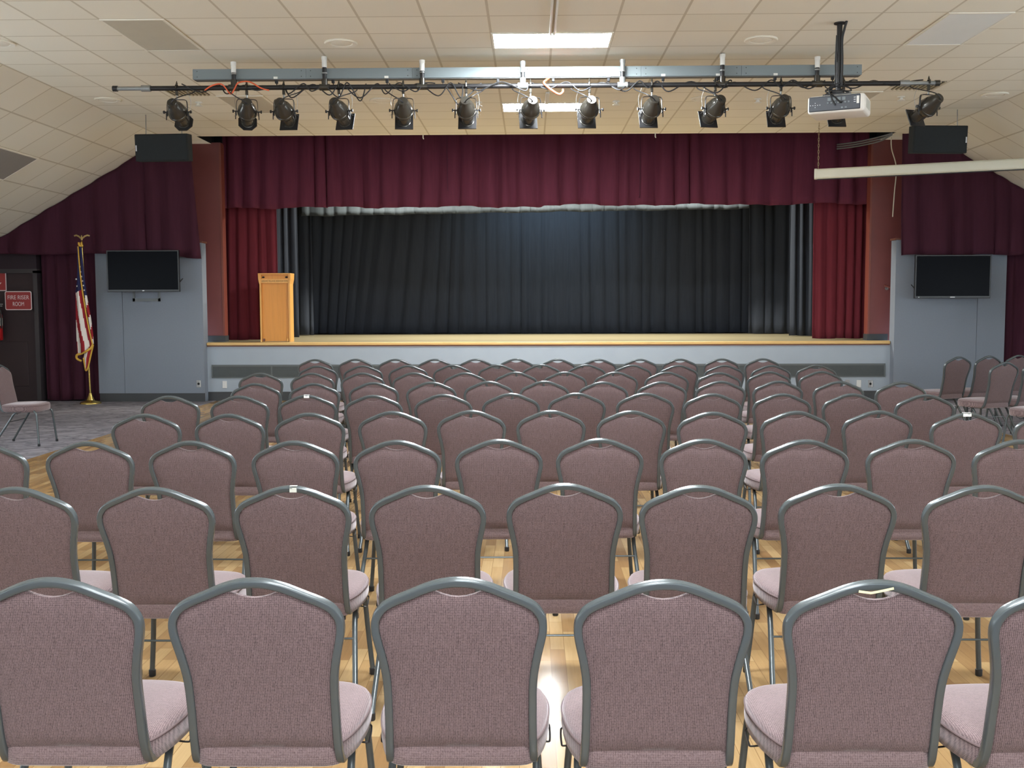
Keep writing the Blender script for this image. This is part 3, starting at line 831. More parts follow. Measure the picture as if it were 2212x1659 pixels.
ln = MB().lathe([(0.05, 0.0), (0.055, 0.03), (0.045, 0.035), (0.0, 0.03)], 24, Matrix.Translation((-0.1, 0.395, 3.49)) @ Matrix.Rotation(-PI / 2, 4, 'X'))
ln.build('projector_lens', 'black_metal', pj, smooth=True)
sv = MB()
for i in range(7): sv.box(hh - 0.001, hh + 0.002, 0.08 + i * 0.035, 0.10 + i * 0.035, 3.45, 3.54)
sv.build('side_vent', 'pink_lip', pj)
mt = MB().tube([(0, 0.12, 3.62), (0, 0.12, CEIL - 0.005)], 0.026, 14).lathe([(0.055, CEIL - 0.012), (0.055, CEIL - 0.001)], 20, Matrix.Translation((0, 0.12, 0))).tube([(0, 0.12, 3.9), (0, 0.12, 4.0)], 0.03, 14)
mt.build('mount_pole', 'black_metal', pj, smooth=True)
br_ = MB().box(-0.13, 0.13, 0.02, 0.22, 3.576, 3.59).box(-0.05, 0.05, 0.07, 0.17, 3.59, 3.63)
for sx in (-1, 1): br_.tube([(sx * 0.12, 0.04, 3.585), (sx * 0.03, 0.12, 3.645)], 0.008, 6).tube([(sx * 0.15, 0.2, 3.58), (sx * 0.03, 0.12, 3.645)], 0.008, 6)
br_.build('mount_bracket', 'black_metal', pj)
cb_ = MB()
cb_.tube(smooth_path([(0.03, 0.09, 3.66), (0.034, 0.09, 3.9), (0.03, 0.085, 4.1), (0.05, 0.08, 4.2), (0.07, 0.08, CEIL + 0.0)], 8), 0.012, 8)
cb_.tube(smooth_path([(-0.02, 0.085, 4.15), (-0.028, 0.085, 3.9), (-0.03, 0.08, 3.68), (-0.1, 0.0, 3.62), (-0.02, -0.04, 3.56), (0.04, -0.045, 3.5), (0.06, -0.03, 3.5)], 8), 0.008, 6)
cb_.tube(smooth_path([(0.02, 0.08, 3.7), (-0.06, -0.03, 3.64), (-0.04, -0.05, 3.55), (0.0, -0.04, 3.47)], 8), 0.008, 6)
cb_.tube(smooth_path([(0.0, 0.05, 3.66), (0.09, 0.03, 3.65), (0.12, 0.1, 3.62), (0.03, 0.0, 3.61), (-0.09, 0.02, 3.63), (0.0, 0.06, 3.67)], 8), 0.007, 6)
cb_.build('projector_cables', 'black_rubber', pj, smooth=True)

SX, SY, SZ = 4.06, 16.05, 3.515
ang = math.atan2(-1.09, 2.59)
ps = thing('projection_screen', 'long cream housing of a rolled-up projection screen on chains', 'screen', (SX, SY, SZ), ang)
L_ = 3.25
MB().sweep([(0, 0, 0), (L_, 0, 0)], rrect(0.10, 0.15, 0.03, 4), ref=(0, 0, 1)).build('screen_case', 'screen_case', ps, smooth=True)
MB().sweep([(-0.02, 0, 0), (0.012, 0, 0)], rrect(0.108, 0.16, 0.03, 4), ref=(0, 0, 1)).build('end_cap', 'screen_case', ps, smooth=True)
MB().box(0.02, L_, -0.02, 0.02, -0.086, -0.074).build('bottom_slat', 'black_metal', ps)
def chain(z0, z1, x, y):
    mb = MB(); n = int((z1 - z0) / 0.045)
    for i in range(n):
        z = z0 + (z1 - z0) * (i + 0.5) / n
        loop = []
        for a in range(8):
            th = 2 * PI * a / 8
            u, w = 0.009 * math.cos(th), 0.03 * math.sin(th)
            loop.append((x + (u if i % 2 else 0), y + (0 if i % 2 else u), z + w))
        mb.tube(loop, 0.0035, 5, closed=True)
    return mb
chain(0.08, CEIL - SZ, 0.03, 0).build('hanging_chain', 'cord_tan', ps, smooth=True)
chain(0.08, 0.42, 2.95, 0).build('hanging_chain', 'cord_tan', ps, smooth=True)

# ------------------------------------------------------------------ loudspeakers
def hung_speaker(x, y, z, rz, tilt, label, sx):
    t = thing('hanging_loudspeaker', label, 'loudspeaker', (x, y, z), rz, 'hanging loudspeakers')
    mt_ = Matrix.Rotation(tilt, 4, 'X')
    MB().box(-0.385, 0.385, 0.0, 0.17, -0.19, 0.185, 0.012, 2, mt_).build('speaker_cabinet', 'speaker', t)
    MB().box(-0.37, 0.37, -0.012, 0.002, -0.175, 0.17, 0.005, 1, mt_).build('speaker_grille', 'speaker', t)
    MB().box(sx - 0.009, sx + 0.009, -0.014, -0.011, -0.05, 0.03, mtx=mt_).build('badge', 'logo', t)
    for X in (-0.25, 0.27):
        b = mt_ @ Vector((X, 0.09, 0.185))
        MB().tube([b, (X, 0.09, CEIL - z - 0.004 if abs(x + X) < XC else CEIL - z - SL * (abs(x + X) - XC))], 0.006, 6).build('hanging_chain', 'galv', t)
hung_speaker(-5.40, 14.9, 3.80, -0.06, 0.06, 'black loudspeaker hung from the ceiling, left of the stage', -0.36)
hung_speaker(5.46, 14.9, 3.85, 0.07, 0.06, 'black loudspeaker hung from the ceiling, right of the stage', 0.36)

# ------------------------------------------------------------------ televisions, outlets, signs
def television(x, y, z, w, h, label, ltag, lx, lw, tabside):
    t = thing('television', label, 'television', (x, y, z), 0, 'wall-mounted televisions')
    MB().box(-w / 2, w / 2, -0.02, 0.035, -h / 2, h / 2, 0.006, 2).build('television_body', 'tv_body', t)
    MB().box(-w / 2 + 0.02, w / 2 - 0.02, -0.0225, -0.019, -h / 2 + 0.035, h / 2 - 0.02).build('television_screen', 'tv_glass', t)
    MB().box(lx - lw / 2, lx + lw / 2, -0.0235, -0.0205, -h / 2 + 0.012, -h / 2 + 0.024).build('logo', 'logo', t)
    mb = MB().box(-0.2, 0.2, 0.035, 0.06, -0.15, 0.15).box(-0.04, 0.04, 0.06, YP - y, -0.05, 0.05).box(-0.12, 0.12, YP - y - 0.02, YP - y, -0.15, 0.15)
    mb.build('wall_mount', 'black_metal', t)
    tx = tabside * (w / 2)
    MB().tube([(tx - tabside * 0.01, 0.01, -h * 0.28), (tx + tabside * 0.05, 0.012, -h * 0.18)], 0.008, 6).build('remote_sensor', 'black_rubber', t)
    return t
tvl = television(-6.43, 16.86, 2.135, 1.165, 0.665, 'black wall television on the left grey wing panel', 'l', 0.0, 0.03, 1)
tvr = television(6.455, 16.86, 2.0, 1.19, 0.685, 'black wall television on the right grey wing panel', 'r', 0.0, 0.075, -1)
MB().lathe([(0.008, 0), (0, 0.003)], 8, Matrix.Translation((-0.53, -0.0205, -0.325)) @ Matrix.Rotation(PI / 2, 4, 'X')).build('status_light', 'logo', tvr)
wb = MB().box(-6.735, -6.70, YP - 0.02, YP, 1.65, 1.83).box(-6.32, -6.285, YP - 0.02, YP, 1.65, 1.83).box(-6.735, -6.285, YP - 0.02, YP, 1.65, 1.70)
tag(wb.build('wall_bracket', 'bracket_grey'), 'grey U-shaped bracket plate below the left television', 'bracket')

def outlet(x, y, z, mat, label, hole=True, w=0.075, h=0.12):
    t = thing('wall_outlet', label, 'outlet', (x, y, z))
    MB().box(-w / 2, w / 2, -0.008, -0.0005, -h / 2, h / 2, 0.003, 1).build('cover_plate', mat, t)
    if hole:
        MB().lathe([(0.02, 0), (0.02, 0.004), (0.0, 0.005)], 12, Matrix.Translation((0, -0.008, 0)) @ Matrix.Rotation(PI / 2, 4, 'X')).build('socket_hole', 'dark_hole', t)
        MB().box(w / 2 - 0.016, w / 2 - 0.006, -0.011, -0.007, -h / 2 + 0.01, h / 2 - 0.01).build('plate_strip', 'outlet_white', t)
    else:
        MB().box(-0.018, 0.018, -0.011, -0.007, -0.034, 0.034, 0.002, 1).build('socket_insert', mat, t)
outlet(-5.69, YP, 0.295, 'outlet_grey', 'jack plate low on the left wing panel')
outlet(-5.31, YS, 0.268, 'outlet_white', 'white blank outlet at left end of the stage front', False)
outlet(4.985, YS, 0.27, 'outlet_grey', 'grey outlet left of the white one on the stage front', False)
outlet(5.174, YS, 0.265, 'outlet_white', 'white outlet at right end of the stage front', False)
outlet(5.363, YS, 0.262, 'outlet_grey', 'jack plate with dark hole at right end of stage front')

def plate_sign(name, label, x0, x1, z0, z1, y, r):
    t = thing(name, label, 'sign', ((x0 + x1) / 2, y, (z0 + z1) / 2))
    w, h = x1 - x0, z1 - z0
    MB().prism(rrect(w, h, r, 5), 0.0, 0.004).build('sign_border', 'sign_white', t)
    MB().prism(rrect(w - 0.028, h - 0.028, r * 0.7, 5), -0.0015, 0.001).build('sign_face', 'sign_red', t)
    return t
sg = plate_sign('room_sign', 'red plate sign reading FIRE RISER ROOM on the dark door', -8.868, -8.425, 1.515, 1.825, 17.225, 0.03)
lettering('lettering', 'FIRE RISER', 0.095, 'sign_white', sg, (0, -0.002, 0.05), FACE, 0.355)
lettering('lettering', 'ROOM', 0.095, 'sign_white', sg, (0, -0.002, -0.058), FACE, 0.185)
tag(MB().box(-8.75, -8.55, 17.229, 17.30, 1.6, 1.75).build('sign_backing', 'door_frame', sg), None)
sg_o = [c for c in bpy.data.objects if c.name.startswith('sign_backing')][0]
sg_o.location = (-sg.location.x, -sg.location.y, -sg.location.z)
es = plate_sign('extinguisher_sign', 'red and white arrow sign cut off at the left edge', -9.22, -8.865, 1.83, 2.165, 17.285, 0.01)
MB().prism([(-0.03, 0.10), (0.03, 0.10), (0.03, -0.03), (0.10, -0.03), (0.0, -0.14), (-0.10, -0.03), (-0.03, -0.03)], -0.003, -0.001).build('arrow_mark', 'sign_white', es)
fe = thing('fire_extinguisher', 'red fire extinguisher on a wall bracket, cut off at left edge', 'fire extinguisher', (-8.99, 17.16, 1.02))
MB().lathe([(0.0, 0.0), (0.08, 0.0), (0.09, 0.02), (0.09, 0.40), (0.075, 0.45), (0.03, 0.49), (0.025, 0.52)], 24, cap=False).build('cylinder', 'ext_red', fe, smooth=True)
MB().lathe([(0.0912, 0.24), (0.0914, 0.26), (0.0914, 0.35), (0.0912, 0.37)], 24, cap=False).build('label_band', 'pink_lip', fe, smooth=True)
MB().box(-0.02, 0.02, -0.02, 0.02, 0.51, 0.56, 0.005, 1).box(-0.015, 0.10, -0.012, 0.012, 0.555, 0.57).box(-0.015, 0.11, -0.012, 0.012, 0.585, 0.60).build('valve_handle', 'galv', fe)
MB().tube(smooth_path([(0.02, -0.02, 0.54), (0.09, -0.05, 0.5), (0.105, -0.05, 0.38), (0.10, -0.04, 0.2)], 6), 0.011, 8).build('hose', 'black_rubber', fe, smooth=True)
MB().box(-0.03, 0.03, 0.088, 0.135, 0.1, 0.5).build('wall_hook', 'black_metal', fe)

# ------------------------------------------------------------------ flag stand
FX, FY = -7.36, 16.88
fl = thing('flag_stand', 'flag with stars and stripes on a brass stand by the left wing panel', 'flag', (FX, FY, 0))
MB().lathe([(0.0, 0.0), (0.165, 0.0), (0.165, 0.012), (0.15, 0.03), (0.085, 0.045), (0.06, 0.06), (0.05, 0.09), (0.03, 0.13), (0.022, 0.17), (0.0, 0.17)], 32, cap=False).build('stand_base', 'brass', fl, smooth=True)
MB().tube([(0, 0, 0.15), (-0.055, 0, 2.52)], 0.014, 12).build('flag_pole', 'brass', fl, smooth=True)
eg = MB().lathe([(0.012, 2.5), (0.028, 2.53), (0.03, 2.55), (0.02, 2.575), (0.012, 2.59), (0.018, 2.61), (0.0, 2.63)], 14, Matrix.Translation((-0.056, 0, 0)), cap=False)
eg.build('pole_finial', 'brass', fl, smooth=True)
eb = MB()
eb.lathe([(0, -0.035), (0.014, -0.025), (0.017, 0), (0.012, 0.025), (0.009, 0.04), (0.012, 0.05), (0.0, 0.062)], 10, Matrix.Translation((-0.056, 0, 2.655)), cap=False)
for s_ in (-1, 1):
    eb.sweep([(-0.056 + s_ * 0.01, 0, 2.66), (-0.056 + s_ * 0.05, 0.005, 2.695), (-0.056 + s_ * 0.09, 0.01, 2.71), (-0.056 + s_ * 0.125, 0.015, 2.70)], rrect(0.026, 0.006, 0.002, 1), ref=(0, 1, 0))
eb.build('eagle_finial', 'brass_dull', fl, smooth=True)
PXM = 0.0075                                 # metres per unit of the traced outline
def fp(px, py, d=0.0): return Vector(((px - 194.5) * PXM + 0.0, d, 2.62 - (py - 524) * PXM * 1.0))
def lerp(tab, y):
    for (y0, a), (y1, b) in zip(tab, tab[1:]):
        if y <= y1: return a + (b - a) * max(0, (y - y0)) / (y1 - y0)
    return tab[-1][1]
GOLD = [(536, 181.5), (600, 185), (660, 191.5), (710, 199), (745, 206)]
LEFT = [(536, 179.5), (575, 178.5), (610, 176), (632, 172), (680, 171), (730, 170.5), (765, 171)]
RIGHT = [(536, 188), (600, 191.5), (640, 195.5), (690, 203), (720, 206), (745, 207)]
def bot_front(u): return 768 - 23 * u ** 1.5
def cloth_strip(name, fa, fb, y0, y1f, d0, colour, nrow=40, ncol=24, wave=0.02):
    bm = bmesh.new(); g = []
    for r in range(nrow + 1):
        row = []
        for c in range(ncol + 1):
            u = c / ncol
            y1 = y1f(u); y = y0 + (y1 - y0) * r / nrow
            a, b = lerp(fa, y), lerp(fb, y)
            x = a + (b - a) * u
            d = d0 + wave * math.sin(u * 2 * PI * 1.5 + 0.6) * (0.4 + 0.6 * r / nrow) - 0.02 * math.sin(u * PI)
            row.append(bm.verts.new(fp(x, y, d)))
        g.append(row)
    for r in range(nrow):
        for c in range(ncol):
            f = bm.faces.new((g[r][c], g[r][c + 1], g[r + 1][c + 1], g[r + 1][c]))
            yy = y0 + (y1f((c + .5) / ncol) - y0) * (r + .5) / nrow
            f.material_index = colour((c + .5) / ncol, yy, lerp(fb, yy) - lerp(fa, yy), lerp(fa, yy))
    me = bpy.data.meshes.new(name); bm.to_mesh(me); bm.free()
    for q in ('navy', 'flag_white', 'flag_red'): me.materials.append(M[q])
    me.polygons.foreach_set('use_smooth', [True] * len(me.polygons))
    o = bpy.data.objects.new(name, me); COL.objects.link(o); o.parent = fl
    so = o.modifiers.new('cloth_thickness', 'SOLIDIFY'); so.thickness = 0.004; so.offset = 0
    return o
def front_col(u, y, w, a):
    if y < 634 - 6 * u: return 0
    d = (1 - u) * w
    return 2 if int((d + 1) // 8.7) % 2 == 0 else 1
def back_col(u, y, w, a):
    if y < 648 - 10 * u: return 0
    return 1 if int((y - 646 + 14 * u) // 24) % 2 == 0 else 2
FLAGP = cloth_strip('flag_cloth', LEFT, GOLD, 536, bot_front, -0.045, front_col)
bk = cloth_strip('flag_fold', GOLD, RIGHT, 536, lambda u: 744, -0.02, back_col, ncol=10, wave=0.01)
TA = [(748, 190), (775, 183), (790, 186), (800, 188)]; TB = [(748, 205), (770, 200), (785, 195), (800, 190)]
cloth_strip('flag_tail', TA, TB, 750, lambda u: 798, -0.02, lambda u, y, w, a: 1 if u < 0.55 else 2, nrow=14, ncol=10, wave=0.006)
fr = MB()
fr.tube(smooth_path([fp(x, y, -0.055) for y, x in GOLD], 6), 0.011, 8)
fr.tube(smooth_path([fp(206, 745, -0.05), fp(203, 752, -0.06), fp(192, 760, -0.066), fp(180, 765, -0.05), fp(171, 768, -0.05), fp(170, 776, -0.03), fp(179, 781, -0.02)], 6), 0.018, 8)
fr.tube(smooth_path([fp(206, 746, -0.03), fp(200, 768, -0.03), fp(196, 784, -0.03), fp(192, 797, -0.03), fp(188, 801, -0.03), fp(186, 788, -0.03), fp(184, 774, -0.03)], 6), 0.013, 8)
fr.tube(smooth_path([fp(181.5, 528, -0.02), fp(184, 534, -0.04), fp(188, 534, -0.03), fp(187, 528, -0.02)], 5), 0.016, 8)
fr.build('gold_fringe', 'gold_fringe', fl, smooth=True)
st = MB()
def star(px, py, d, r=0.017):
    c = fp(px, py, d); P = []
    for i in range(10):
        rr = r if i % 2 == 0 else r * 0.45
        a = PI / 2 + i * PI / 5
        P.append((c.x + rr * math.cos(a), c.z + rr * math.sin(a)))
    st.prism(P, c.y - 0.003, c.y + 0.001)
for px, py in ((182.6, 563), (184.5, 579), (185.6, 590), (187, 600), (189, 609.5), (190.5, 619), (192, 629)): star(px, py, -0.056)
for px, py in ((176.5, 605.5), (178, 620.5)): star(px, py, -0.07)
st.build('stars', 'flag_white', fl)

# ------------------------------------------------------------------ lectern on the stage
lc = thing('lectern', 'tall oak lectern with lettered strip at left of the stage', 'lectern', (-4.515, 17.66, ZS))
oak = 'oak'
hw = 0.255
MB().box(-hw + 0.03, hw - 0.03, 0.04, 0.06, 0.01, 1.0).build('front_panel', oak, lc)
for s_ in (-1, 1):
    o = MB().prism([(0, 0), (0.0, 1.14)] if False else [(-0.0125, 0.0), (0.0125, 0.0), (0.0125, 1.13), (-0.0125, 1.13)], 0.0, 0.25)
    o.xf(Matrix.Translation((s_ * (hw - 0.0125), 0, 0))).build('side_panel', 'oak_pale', lc)
    MB().prism([(0, 1.13), (s_ * 0.02, 1.13), (s_ * 0.016, 1.05), (0, 0.97)], -0.012, 0.26).xf(Matrix.Translation((s_ * hw, 0, 0))).build('side_flare', 'oak_pale', lc)
    MB().box(s_ * (hw - 0.055) - 0.014, s_ * (hw - 0.055) + 0.014, 0.0, 0.04, 0.005, 0.055, 0.004, 1).build('foot_block', 'cap_wood' if s_ < 0 else 'oak_pale', lc)
    MB().lathe([(0.024, 0), (0.024, 0.004), (0, 0.006)], 14, Matrix.Translation((s_ * 0.195, 0.034, 1.085)) @ Matrix.Rotation(PI / 2, 4, 'X') @ Matrix.Scale(0.6, 4, (0, 1, 0))).build('grip_hole', 'dark_hole', lc)
MB().box(-hw - 0.02, hw + 0.02, -0.02, 0.27, 1.13, 1.15, 0.005, 1).build('desk_top', 'oak_pale', lc)
MB().box(-hw + 0.025, hw - 0.025, 0.035, 0.05, 1.04, 1.13).build('head_panel', oak, lc)
hsn = MB().box(-hw + 0.024, hw - 0.024, 0.005, 0.04, 0.985, 1.055, 0.003, 1).build('name_strip', 'oak_pale', lc)
lettering('lettering', 'LEISURE VILLAGE ASSOCIATION', 0.034, 'dark_hole', hsn, (0, 0.0045, 1.02), FACE, 0.44, 0.001)

# ------------------------------------------------------------------ odd items
cord('thin cord hanging before the valance, left of centre', [(-1.62, 17.92, 4.6), (-1.62, 17.92, 3.9), (-1.615, 17.92, 3.55), (-1.60, 17.91, 3.50)], 0.006, 'velvet_dark', 'pull_cord')
cord('thin cord hanging before the valance, right of centre', [(1.62, 17.92, 4.6), (1.62, 17.92, 3.8), (1.615, 17.92, 3.42), (1.6, 17.91, 3.37)], 0.006, 'velvet_dark', 'pull_cord')
cbn = MB()
for dz in (0.0, 0.035, 0.07):
    cbn.tube(smooth_path([(5.50, 17.0, 4.262 - dz * .3), (5.35, 17.15, 4.23 - dz), (5.1, 17.45, 4.20 - dz), (4.85, 17.75, 4.20 - dz)], 8), 0.012, 6)
tag(cbn.build('cable_bundle', 'beam_dark', smooth=True), 'bundle of grey cables slanting across the ceiling slot at right', 'cable')
cord('pale cable hanging in front of the right red wall', [(5.60, 17.3, 4.262), (5.62, 17.4, 4.25), (5.68, 17.55, 4.1), (5.78, 17.6, 3.8), (5.76, 17.6, 3.4), (5.74, 17.6, 3.0)], 0.009, 'screen_case', 'hanging_cable', 'cable')
hr = thing('handrail', 'dark red handrail end on the right red wall', 'handrail', (0, 0, 0))
MB().tube([(5.95, YC - 0.06, 1.78), (5.72, YC - 0.06, 1.86), (5.66, YC - 0.06, 1.88)], 0.02, 10).build('rail', 'red_trim', hr, smooth=True)
MB().tube([(5.72, YC - 0.06, 1.85), (5.72, YC - 0.01, 1.83)], 0.012, 8).lathe([(0.03, 0), (0.03, 0.01)], 12, Matrix.Translation((5.72, YC - 0.0005, 1.83)) @ Matrix.Rotation(PI / 2, 4, 'X')).build('rail_bracket', 'galv', hr, smooth=True)

# ------------------------------------------------------------------ banquet chairs
# half outline of the back tube: (x, y, z) from seat level to crown; the chair faces +Y
BACK = [(0.190, -0.150, 0.396), (0.189, -0.180, 0.415), (0.187, -0.200, 0.47), (0.186, -0.218, 0.56), (0.1875, -0.236, 0.64), (0.196, -0.251, 0.70), (0.2075, -0.264, 0.755), (0.2115, -0.270, 0.785),
        (0.208, -0.2755, 0.812), (0.192, -0.281, 0.838), (0.165, -0.2855, 0.856), (0.12, -0.291, 0.876), (0.075, -0.296, 0.8955), (0.035, -0.299, 0.9065), (0, -0.300, 0.9095)]
def back_y(z):
    tab = [(p[2], p[1]) for p in BACK]
    return lerp(tab, z)
def half_w(z):
    tab = [(p[2], p[0]) for p in BACK[2:9]] + [(0.825, 0.202), (0.95, 0.200)]
    return lerp(tab, z) - 0.007
TOPZ = [(0, 0.869), (0.02, 0.871), (0.04, 0.8765), (0.058, 0.884), (0.070, 0.8885), (0.08, 0.886), (0.12, 0.867), (0.165, 0.847), (0.192, 0.828), (0.205, 0.805), (0.22, 0.79)]
def make_chair(label):
    t = thing('banquet_chair', label, 'chair', group='banquet chairs')
    # frame: back loop and the two seat rails, one bent tube
    right = [(0.191, 0.165, 0.402), (0.191, 0.06, 0.396), (0.191, -0.06, 0.392)] + BACK
    path = right + [(-x, y, z) for x, y, z in reversed(right[:-1])]
    pts = smooth_path(path, 4)
    n = len(pts)
    fm = MB()
    # profile seen square to the chair back
    fm.sweep(pts, rrect(0.021, 0.025, 0.0045, 3), ref=(0, -1, -0.25))
    fm.build('frame', 'frame', t, smooth=True, angle=60)
    # back cushion
    NU, NV = 20, 16
    bm = bmesh.new(); uv = bm.loops.layers.uv.verify()
    def pt(u, v, side):
        au = abs(u)
        zt = lerp(TOPZ, au * 0.200)
        z = 0.439 + v * (zt - 0.439)
        x = u * half_w(z)
        e = (1 - au ** 6) * (1 - max(0, (v - 0.90) / 0.10) ** 2) * (1 - max(0, (0.05 - v) / 0.05) ** 2)
        y = back_y(z) + (-0.003 - 0.013 * e if side == 0 else 0.010 + 0.036 * max(0, e) ** 0.5)
        return Vector((x, y, z))
    gs = []
    for side in (0, 1):
        gs.append([[bm.verts.new(pt(-1 + 2 * i / NU, j / NV, side)) for i in range(NU + 1)] for j in range(NV + 1)])
    def face(vs):
        f = bm.faces.new(vs)
        for l in f.loops: l[uv].uv = (l.vert.co.x, l.vert.co.z)
    for j in range(NV):
        for i in range(NU):
            a = gs[0]; face((a[j][i], a[j][i + 1], a[j + 1][i + 1], a[j + 1][i]))
            a = gs[1]; face((a[j][i], a[j + 1][i], a[j + 1][i + 1], a[j][i + 1]))
    for i in range(NU):
        face((gs[0][NV][i], gs[0][NV][i + 1], gs[1][NV][i + 1], gs[1][NV][i])); face((gs[0][0][i], gs[1][0][i], gs[1][0][i + 1], gs[0][0][i + 1]))
    for j in range(NV):
        face((gs[0][j][0], gs[0][j + 1][0], gs[1][j + 1][0], gs[1][j][0])); face((gs[0][j][NU], gs[1][j][NU], gs[1][j + 1][NU], gs[0][j + 1][NU]))
    q = MB(); q.bm.free(); q.bm = bm
    q.build('backrest', 'fabric', t, smooth=True, angle=50)
    # seat cushion
    half = [(0.0, 0.236), (0.09, 0.232), (0.165, 0.216), (0.212, 0.178), (0.232, 0.11), (0.236, 0.03), (0.226, -0.07), (0.205, -0.15), (0.180, -0.188), (0.12, -0.196), (0.0, -0.197)]
    loop = smooth_path([(x, y, 0) for x, y in half] + [(-x, y, 0) for x, y in reversed(half[1:-1])], 3, closed=True)
    bm = bmesh.new(); uv = bm.loops.layers.uv.verify()
    rings = []
    for z, k in ((0.388, 0.86), (0.386, 0.955), (0.392, 0.985), (0.415, 1.0), (0.442, 0.998), (0.452, 0.988), (0.456, 0.985), (0.461, 0.972), (0.468, 0.93), (0.474, 0.84), (0.478, 0.66), (0.480, 0.40)):
        rings.append([bm.verts.new((p.x * k, 0.03 + (p.y - 0.03) * k, z + (0.006 * max(0, (p.y + .2)) if z > 0.44 else 0))) for p in loop])
    def sface(vs):
        f = bm.faces.new(vs)
        up = abs(f.normal.z) if f.normal.length else 0
        for l in f.loops: l[uv].uv = (l.vert.co.x + 0.0, l.vert.co.y if l.vert.co.z > 0.45 else l.vert.co.y + l.vert.co.z)
    for A, B in zip(rings, rings[1:]):
        for i in range(len(A)):
            j = (i + 1) % len(A); sface((A[i], A[j], B[j], B[i]))
    sface(rings[-1]); sface(list(reversed(rings[0])))
    q = MB(); q.bm.free(); q.bm = bm
    q.build('seat', 'fabric_seat', t, smooth=True, angle=60)
    MB().tube([(p.x * 0.993, 0.03 + (p.y - 0.03) * 0.993, 0.4485 + 0.006 * max(0, p.y + .2)) for p in loop], 0.0035, 6, closed=True).build('piping', 'fabric', [c for c in kids(t) if c.name.startswith('seat')][0], smooth=True)
    # legs
    prof = rrect(0.021, 0.021, 0.007, 2)
    for s_ in (-1, 1):
        for kind, P in (('front', [(0.191, 0.155, 0.402), (0.193, 0.19, 0.396), (0.197, 0.215, 0.365), (0.201, 0.224, 0.32), (0.213, 0.238, 0.16), (0.226, 0.250, 0.02)]),
                        ('rear', [(0.190, 0.03, 0.392), (0.193, -0.005, 0.385), (0.197, -0.045, 0.355), (0.20, -0.08, 0.30), (0.213, -0.175, 0.155), (0.224, -0.262, 0.02)])):
            lg = MB().sweep(smooth_path([(s_ * x, y, z) for x, y, z in P], 4), prof, ref=(1, 0, 0)).build('leg', 'frame', t, smooth=True, angle=60)
            f = P[-1]
            MB().lathe([(0.0, 0.0), (0.013, 0.0), (0.015, 0.004), (0.015, 0.028), (0.011, 0.030)], 10, Matrix.Translation((s_ * f[0], f[1], 0)), cap=False).build('foot_glide', 'black_rubber', lg, smooth=True)
        # wire ganging loop at each side
        g = [(s_ * 0.198, 0.06, 0.405), (s_ * 0.232, 0.06, 0.400), (s_ * 0.238, 0.06, 0.388), (s_ * 0.238, 0.02, 0.372), (s_ * 0.232, 0.015, 0.366), (s_ * 0.198, 0.01, 0.372)]
        MB().tube(smooth_path(g, 4), 0.003, 6).build('ganging_loop', 'black_metal', t, smooth=True)
    MB().tube([(-0.202, -0.105, 0.272), (0.202, -0.105, 0.272)], 0.0045, 8).build('stretcher_rod', 'frame', t, smooth=True)
    return t

ORD = ['first', 'second', 'third', 'fourth', 'fifth', 'sixth', 'seventh', 'eighth', 'ninth', 'tenth', 'eleventh', 'twelfth']
ROWN = ['row nearest the camera', 'second row from the camera', 'third row from the camera', 'fourth row from the camera', 'middle (fifth) row',
        'fourth row from the stage', 'third row from the stage', 'second row from the stage', 'row nearest the stage']
# position of each crown (x, y) of the back
ROWS = [
    [(-1.42, 2.56), (-0.91, 2.56), (-0.40, 2.57), (0.11, 2.55), (0.63, 2.55), (1.14, 2.55)],
    [(-2.15, 3.86), (-1.63, 3.86), (-1.12, 3.89), (-0.61, 3.90), (-0.09, 3.94), (0.41, 3.90), (0.94, 3.93), (1.47, 3.90)],
    [(-2.94, 5.12), (-2.43, 5.17), (-1.92, 5.19), (-1.40, 5.19), (-0.89, 5.21), (-0.38, 5.24), (0.13, 5.27), (0.65, 5.25), (1.15, 5.22), (1.68, 5.23), (2.20, 5.21)],
    [(-2.63, 6.49), (-2.10, 6.48), (-1.61, 6.54), (-1.10, 6.63), (-0.60, 6.68), (-0.09, 6.67), (0.42, 6.65), (0.92, 6.57), (1.45, 6.61), (1.97, 6.63), (2.47, 6.49), (2.98, 6.48)],
    [(-2.92, 7.78), (-2.40, 7.79), (-1.90, 7.84), (-1.40, 7.82), (-0.88, 7.89), (-0.37, 7.96), (0.13, 7.98), (0.65, 7.97), (1.15, 7.91), (1.67, 7.90), (2.19, 7.89), (2.70, 7.80)],
    [(-2.60, 9.02), (-2.09, 9.01), (-1.59, 9.11), (-1.09, 9.15), (-0.59, 9.21), (-0.10, 9.23), (0.41, 9.13), (0.92, 9.14), (1.44, 9.19), (1.94, 9.19), (2.45, 9.13), (2.96, 9.05)],
    [(-2.91, 10.39), (-2.39, 10.37), (-1.89, 10.39), (-1.38, 10.41), (-0.87, 10.38), (-0.37, 10.47), (0.12, 10.46), (0.625, 10.44), (1.13, 10.43), (1.63, 10.34), (2.15, 10.47), (2.67, 10.49)],
    [(-2.58, 11.59), (-2.08, 11.60), (-1.58, 11.62), (-1.09, 11.69), (-0.59, 11.72), (-0.10, 11.74), (0.40, 11.71), (0.90, 11.63), (1.40, 11.55), (1.90, 11.54), (2.405, 11.51), (2.91, 11.56)],
    [(-2.88, 12.91), (-2.39, 12.98), (-1.89, 12.95), (-1.40, 12.93), (-0.895, 12.93), (-0.40, 12.97), (0.11, 12.89), (0.61, 12.83), (1.11, 12.83), (1.60, 12.85), (2.11, 12.87), (2.61, 12.87)]]
proto = make_chair('')
bpy.context.view_layer.update()
TREE[proto.name] = kids(proto)
for ch in TREE[proto.name]: TREE[ch.name] = kids(ch)
used = [False]
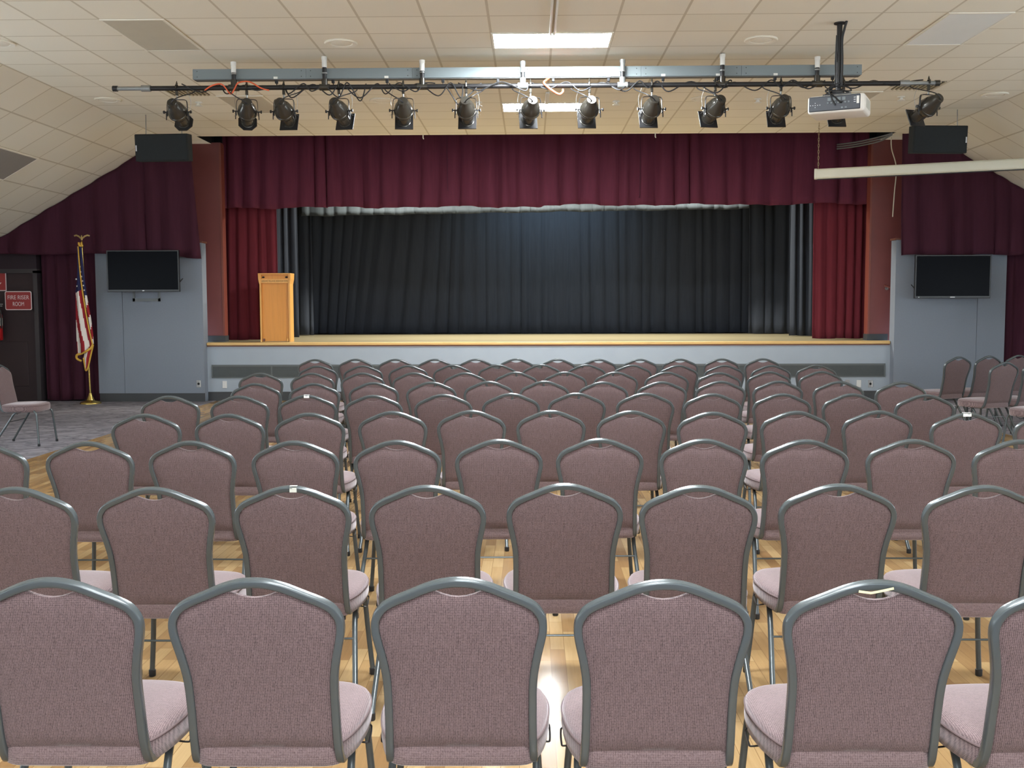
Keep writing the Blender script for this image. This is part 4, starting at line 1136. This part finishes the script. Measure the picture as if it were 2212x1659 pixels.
def put_chair(cx, cy, rz, label, group):
    o = proto if not used[0] else copy_tree(proto)
    used[0] = True
    off = Matrix.Rotation(rz, 2) @ Vector((0, 0.30))
    o.location = (cx + off.x, cy + off.y, 0)
    o.rotation_euler = (0, 0, rz)
    o['label'] = label; o['group'] = group; o['category'] = 'chair'
    return o
rj = random.Random(5)
CH = {}
for r, row in enumerate(ROWS):
    for i, (x, y) in enumerate(row):
        rz = math.radians(rj.uniform(-1.3, 1.3))
        CH[(r, i)] = put_chair(x, y, rz, 'mauve banquet chair, %s from the left in the %s' % (ORD[i], ROWN[r]), 'chairs set out in rows facing the stage')
for i, (x, y, a, l) in enumerate(((5.12, 13.20, 24, 'mauve chair turned left before right television wall, leftmost of the back group'),
                               (5.585, 13.41, 24, 'mauve chair turned left, second of the back group under the right television'),
                               (6.05, 13.62, 24, 'mauve chair turned left, cut off at the right edge beside the maroon curtain'),
                               (5.17, 12.02, 24, 'mauve chair turned left, standing nearest of the whole ones on the right carpet'),
                               (5.635, 12.225, 24, 'mauve chair turned left, its frame just showing at the right edge'),
                               (5.28, 10.95, 22, 'mauve chair at the right edge showing only its seat and legs'))):
    put_chair(x, y, math.radians(a), l, 'chairs angled on the carpet at the right')
put_chair(-6.345, 11.975, -math.radians(90), 'mauve chair seen from its side on the grey carpet at far left', 'chair alone on the left carpet')
# marks on single chairs
def sticker(ch, x, w, mat, name='sticker', lab=None):
    z = 0.9095 - abs(x) * 0.1
    o = MB().box(x - w / 2, x + w / 2, -0.3135, -0.3122, 0.898, 0.916).box(x - w / 2, x + w / 2, -0.3135, -0.292, 0.9202, 0.9214).build(name, mat, ch)
    if lab: o['label'] = lab
sticker(CH[(1, 2)], 0.012, 0.026, 'pink_lip', lab='pale label stuck on top of the frame')
sticker(CH[(4, 2)], 0.0, 0.04, 'white_tape', lab='white tape on top of the frame')
sticker(CH[(3, 10)], -0.01, 0.05, 'white_tape', lab='white tape on top of the frame')
tp = MB().sweep([(-0.05, -0.3145, 0.897), (-0.02, -0.3150, 0.893), (0.01, -0.3150, 0.899), (0.035, -0.3145, 0.9045)], rrect(0.006, 0.001, 0.0004, 1), ref=(0, 1, 0)).build('torn_tape', 'yellow_tape', CH[(0, 4)])
tp['label'] = 'torn strip of yellowed tape'
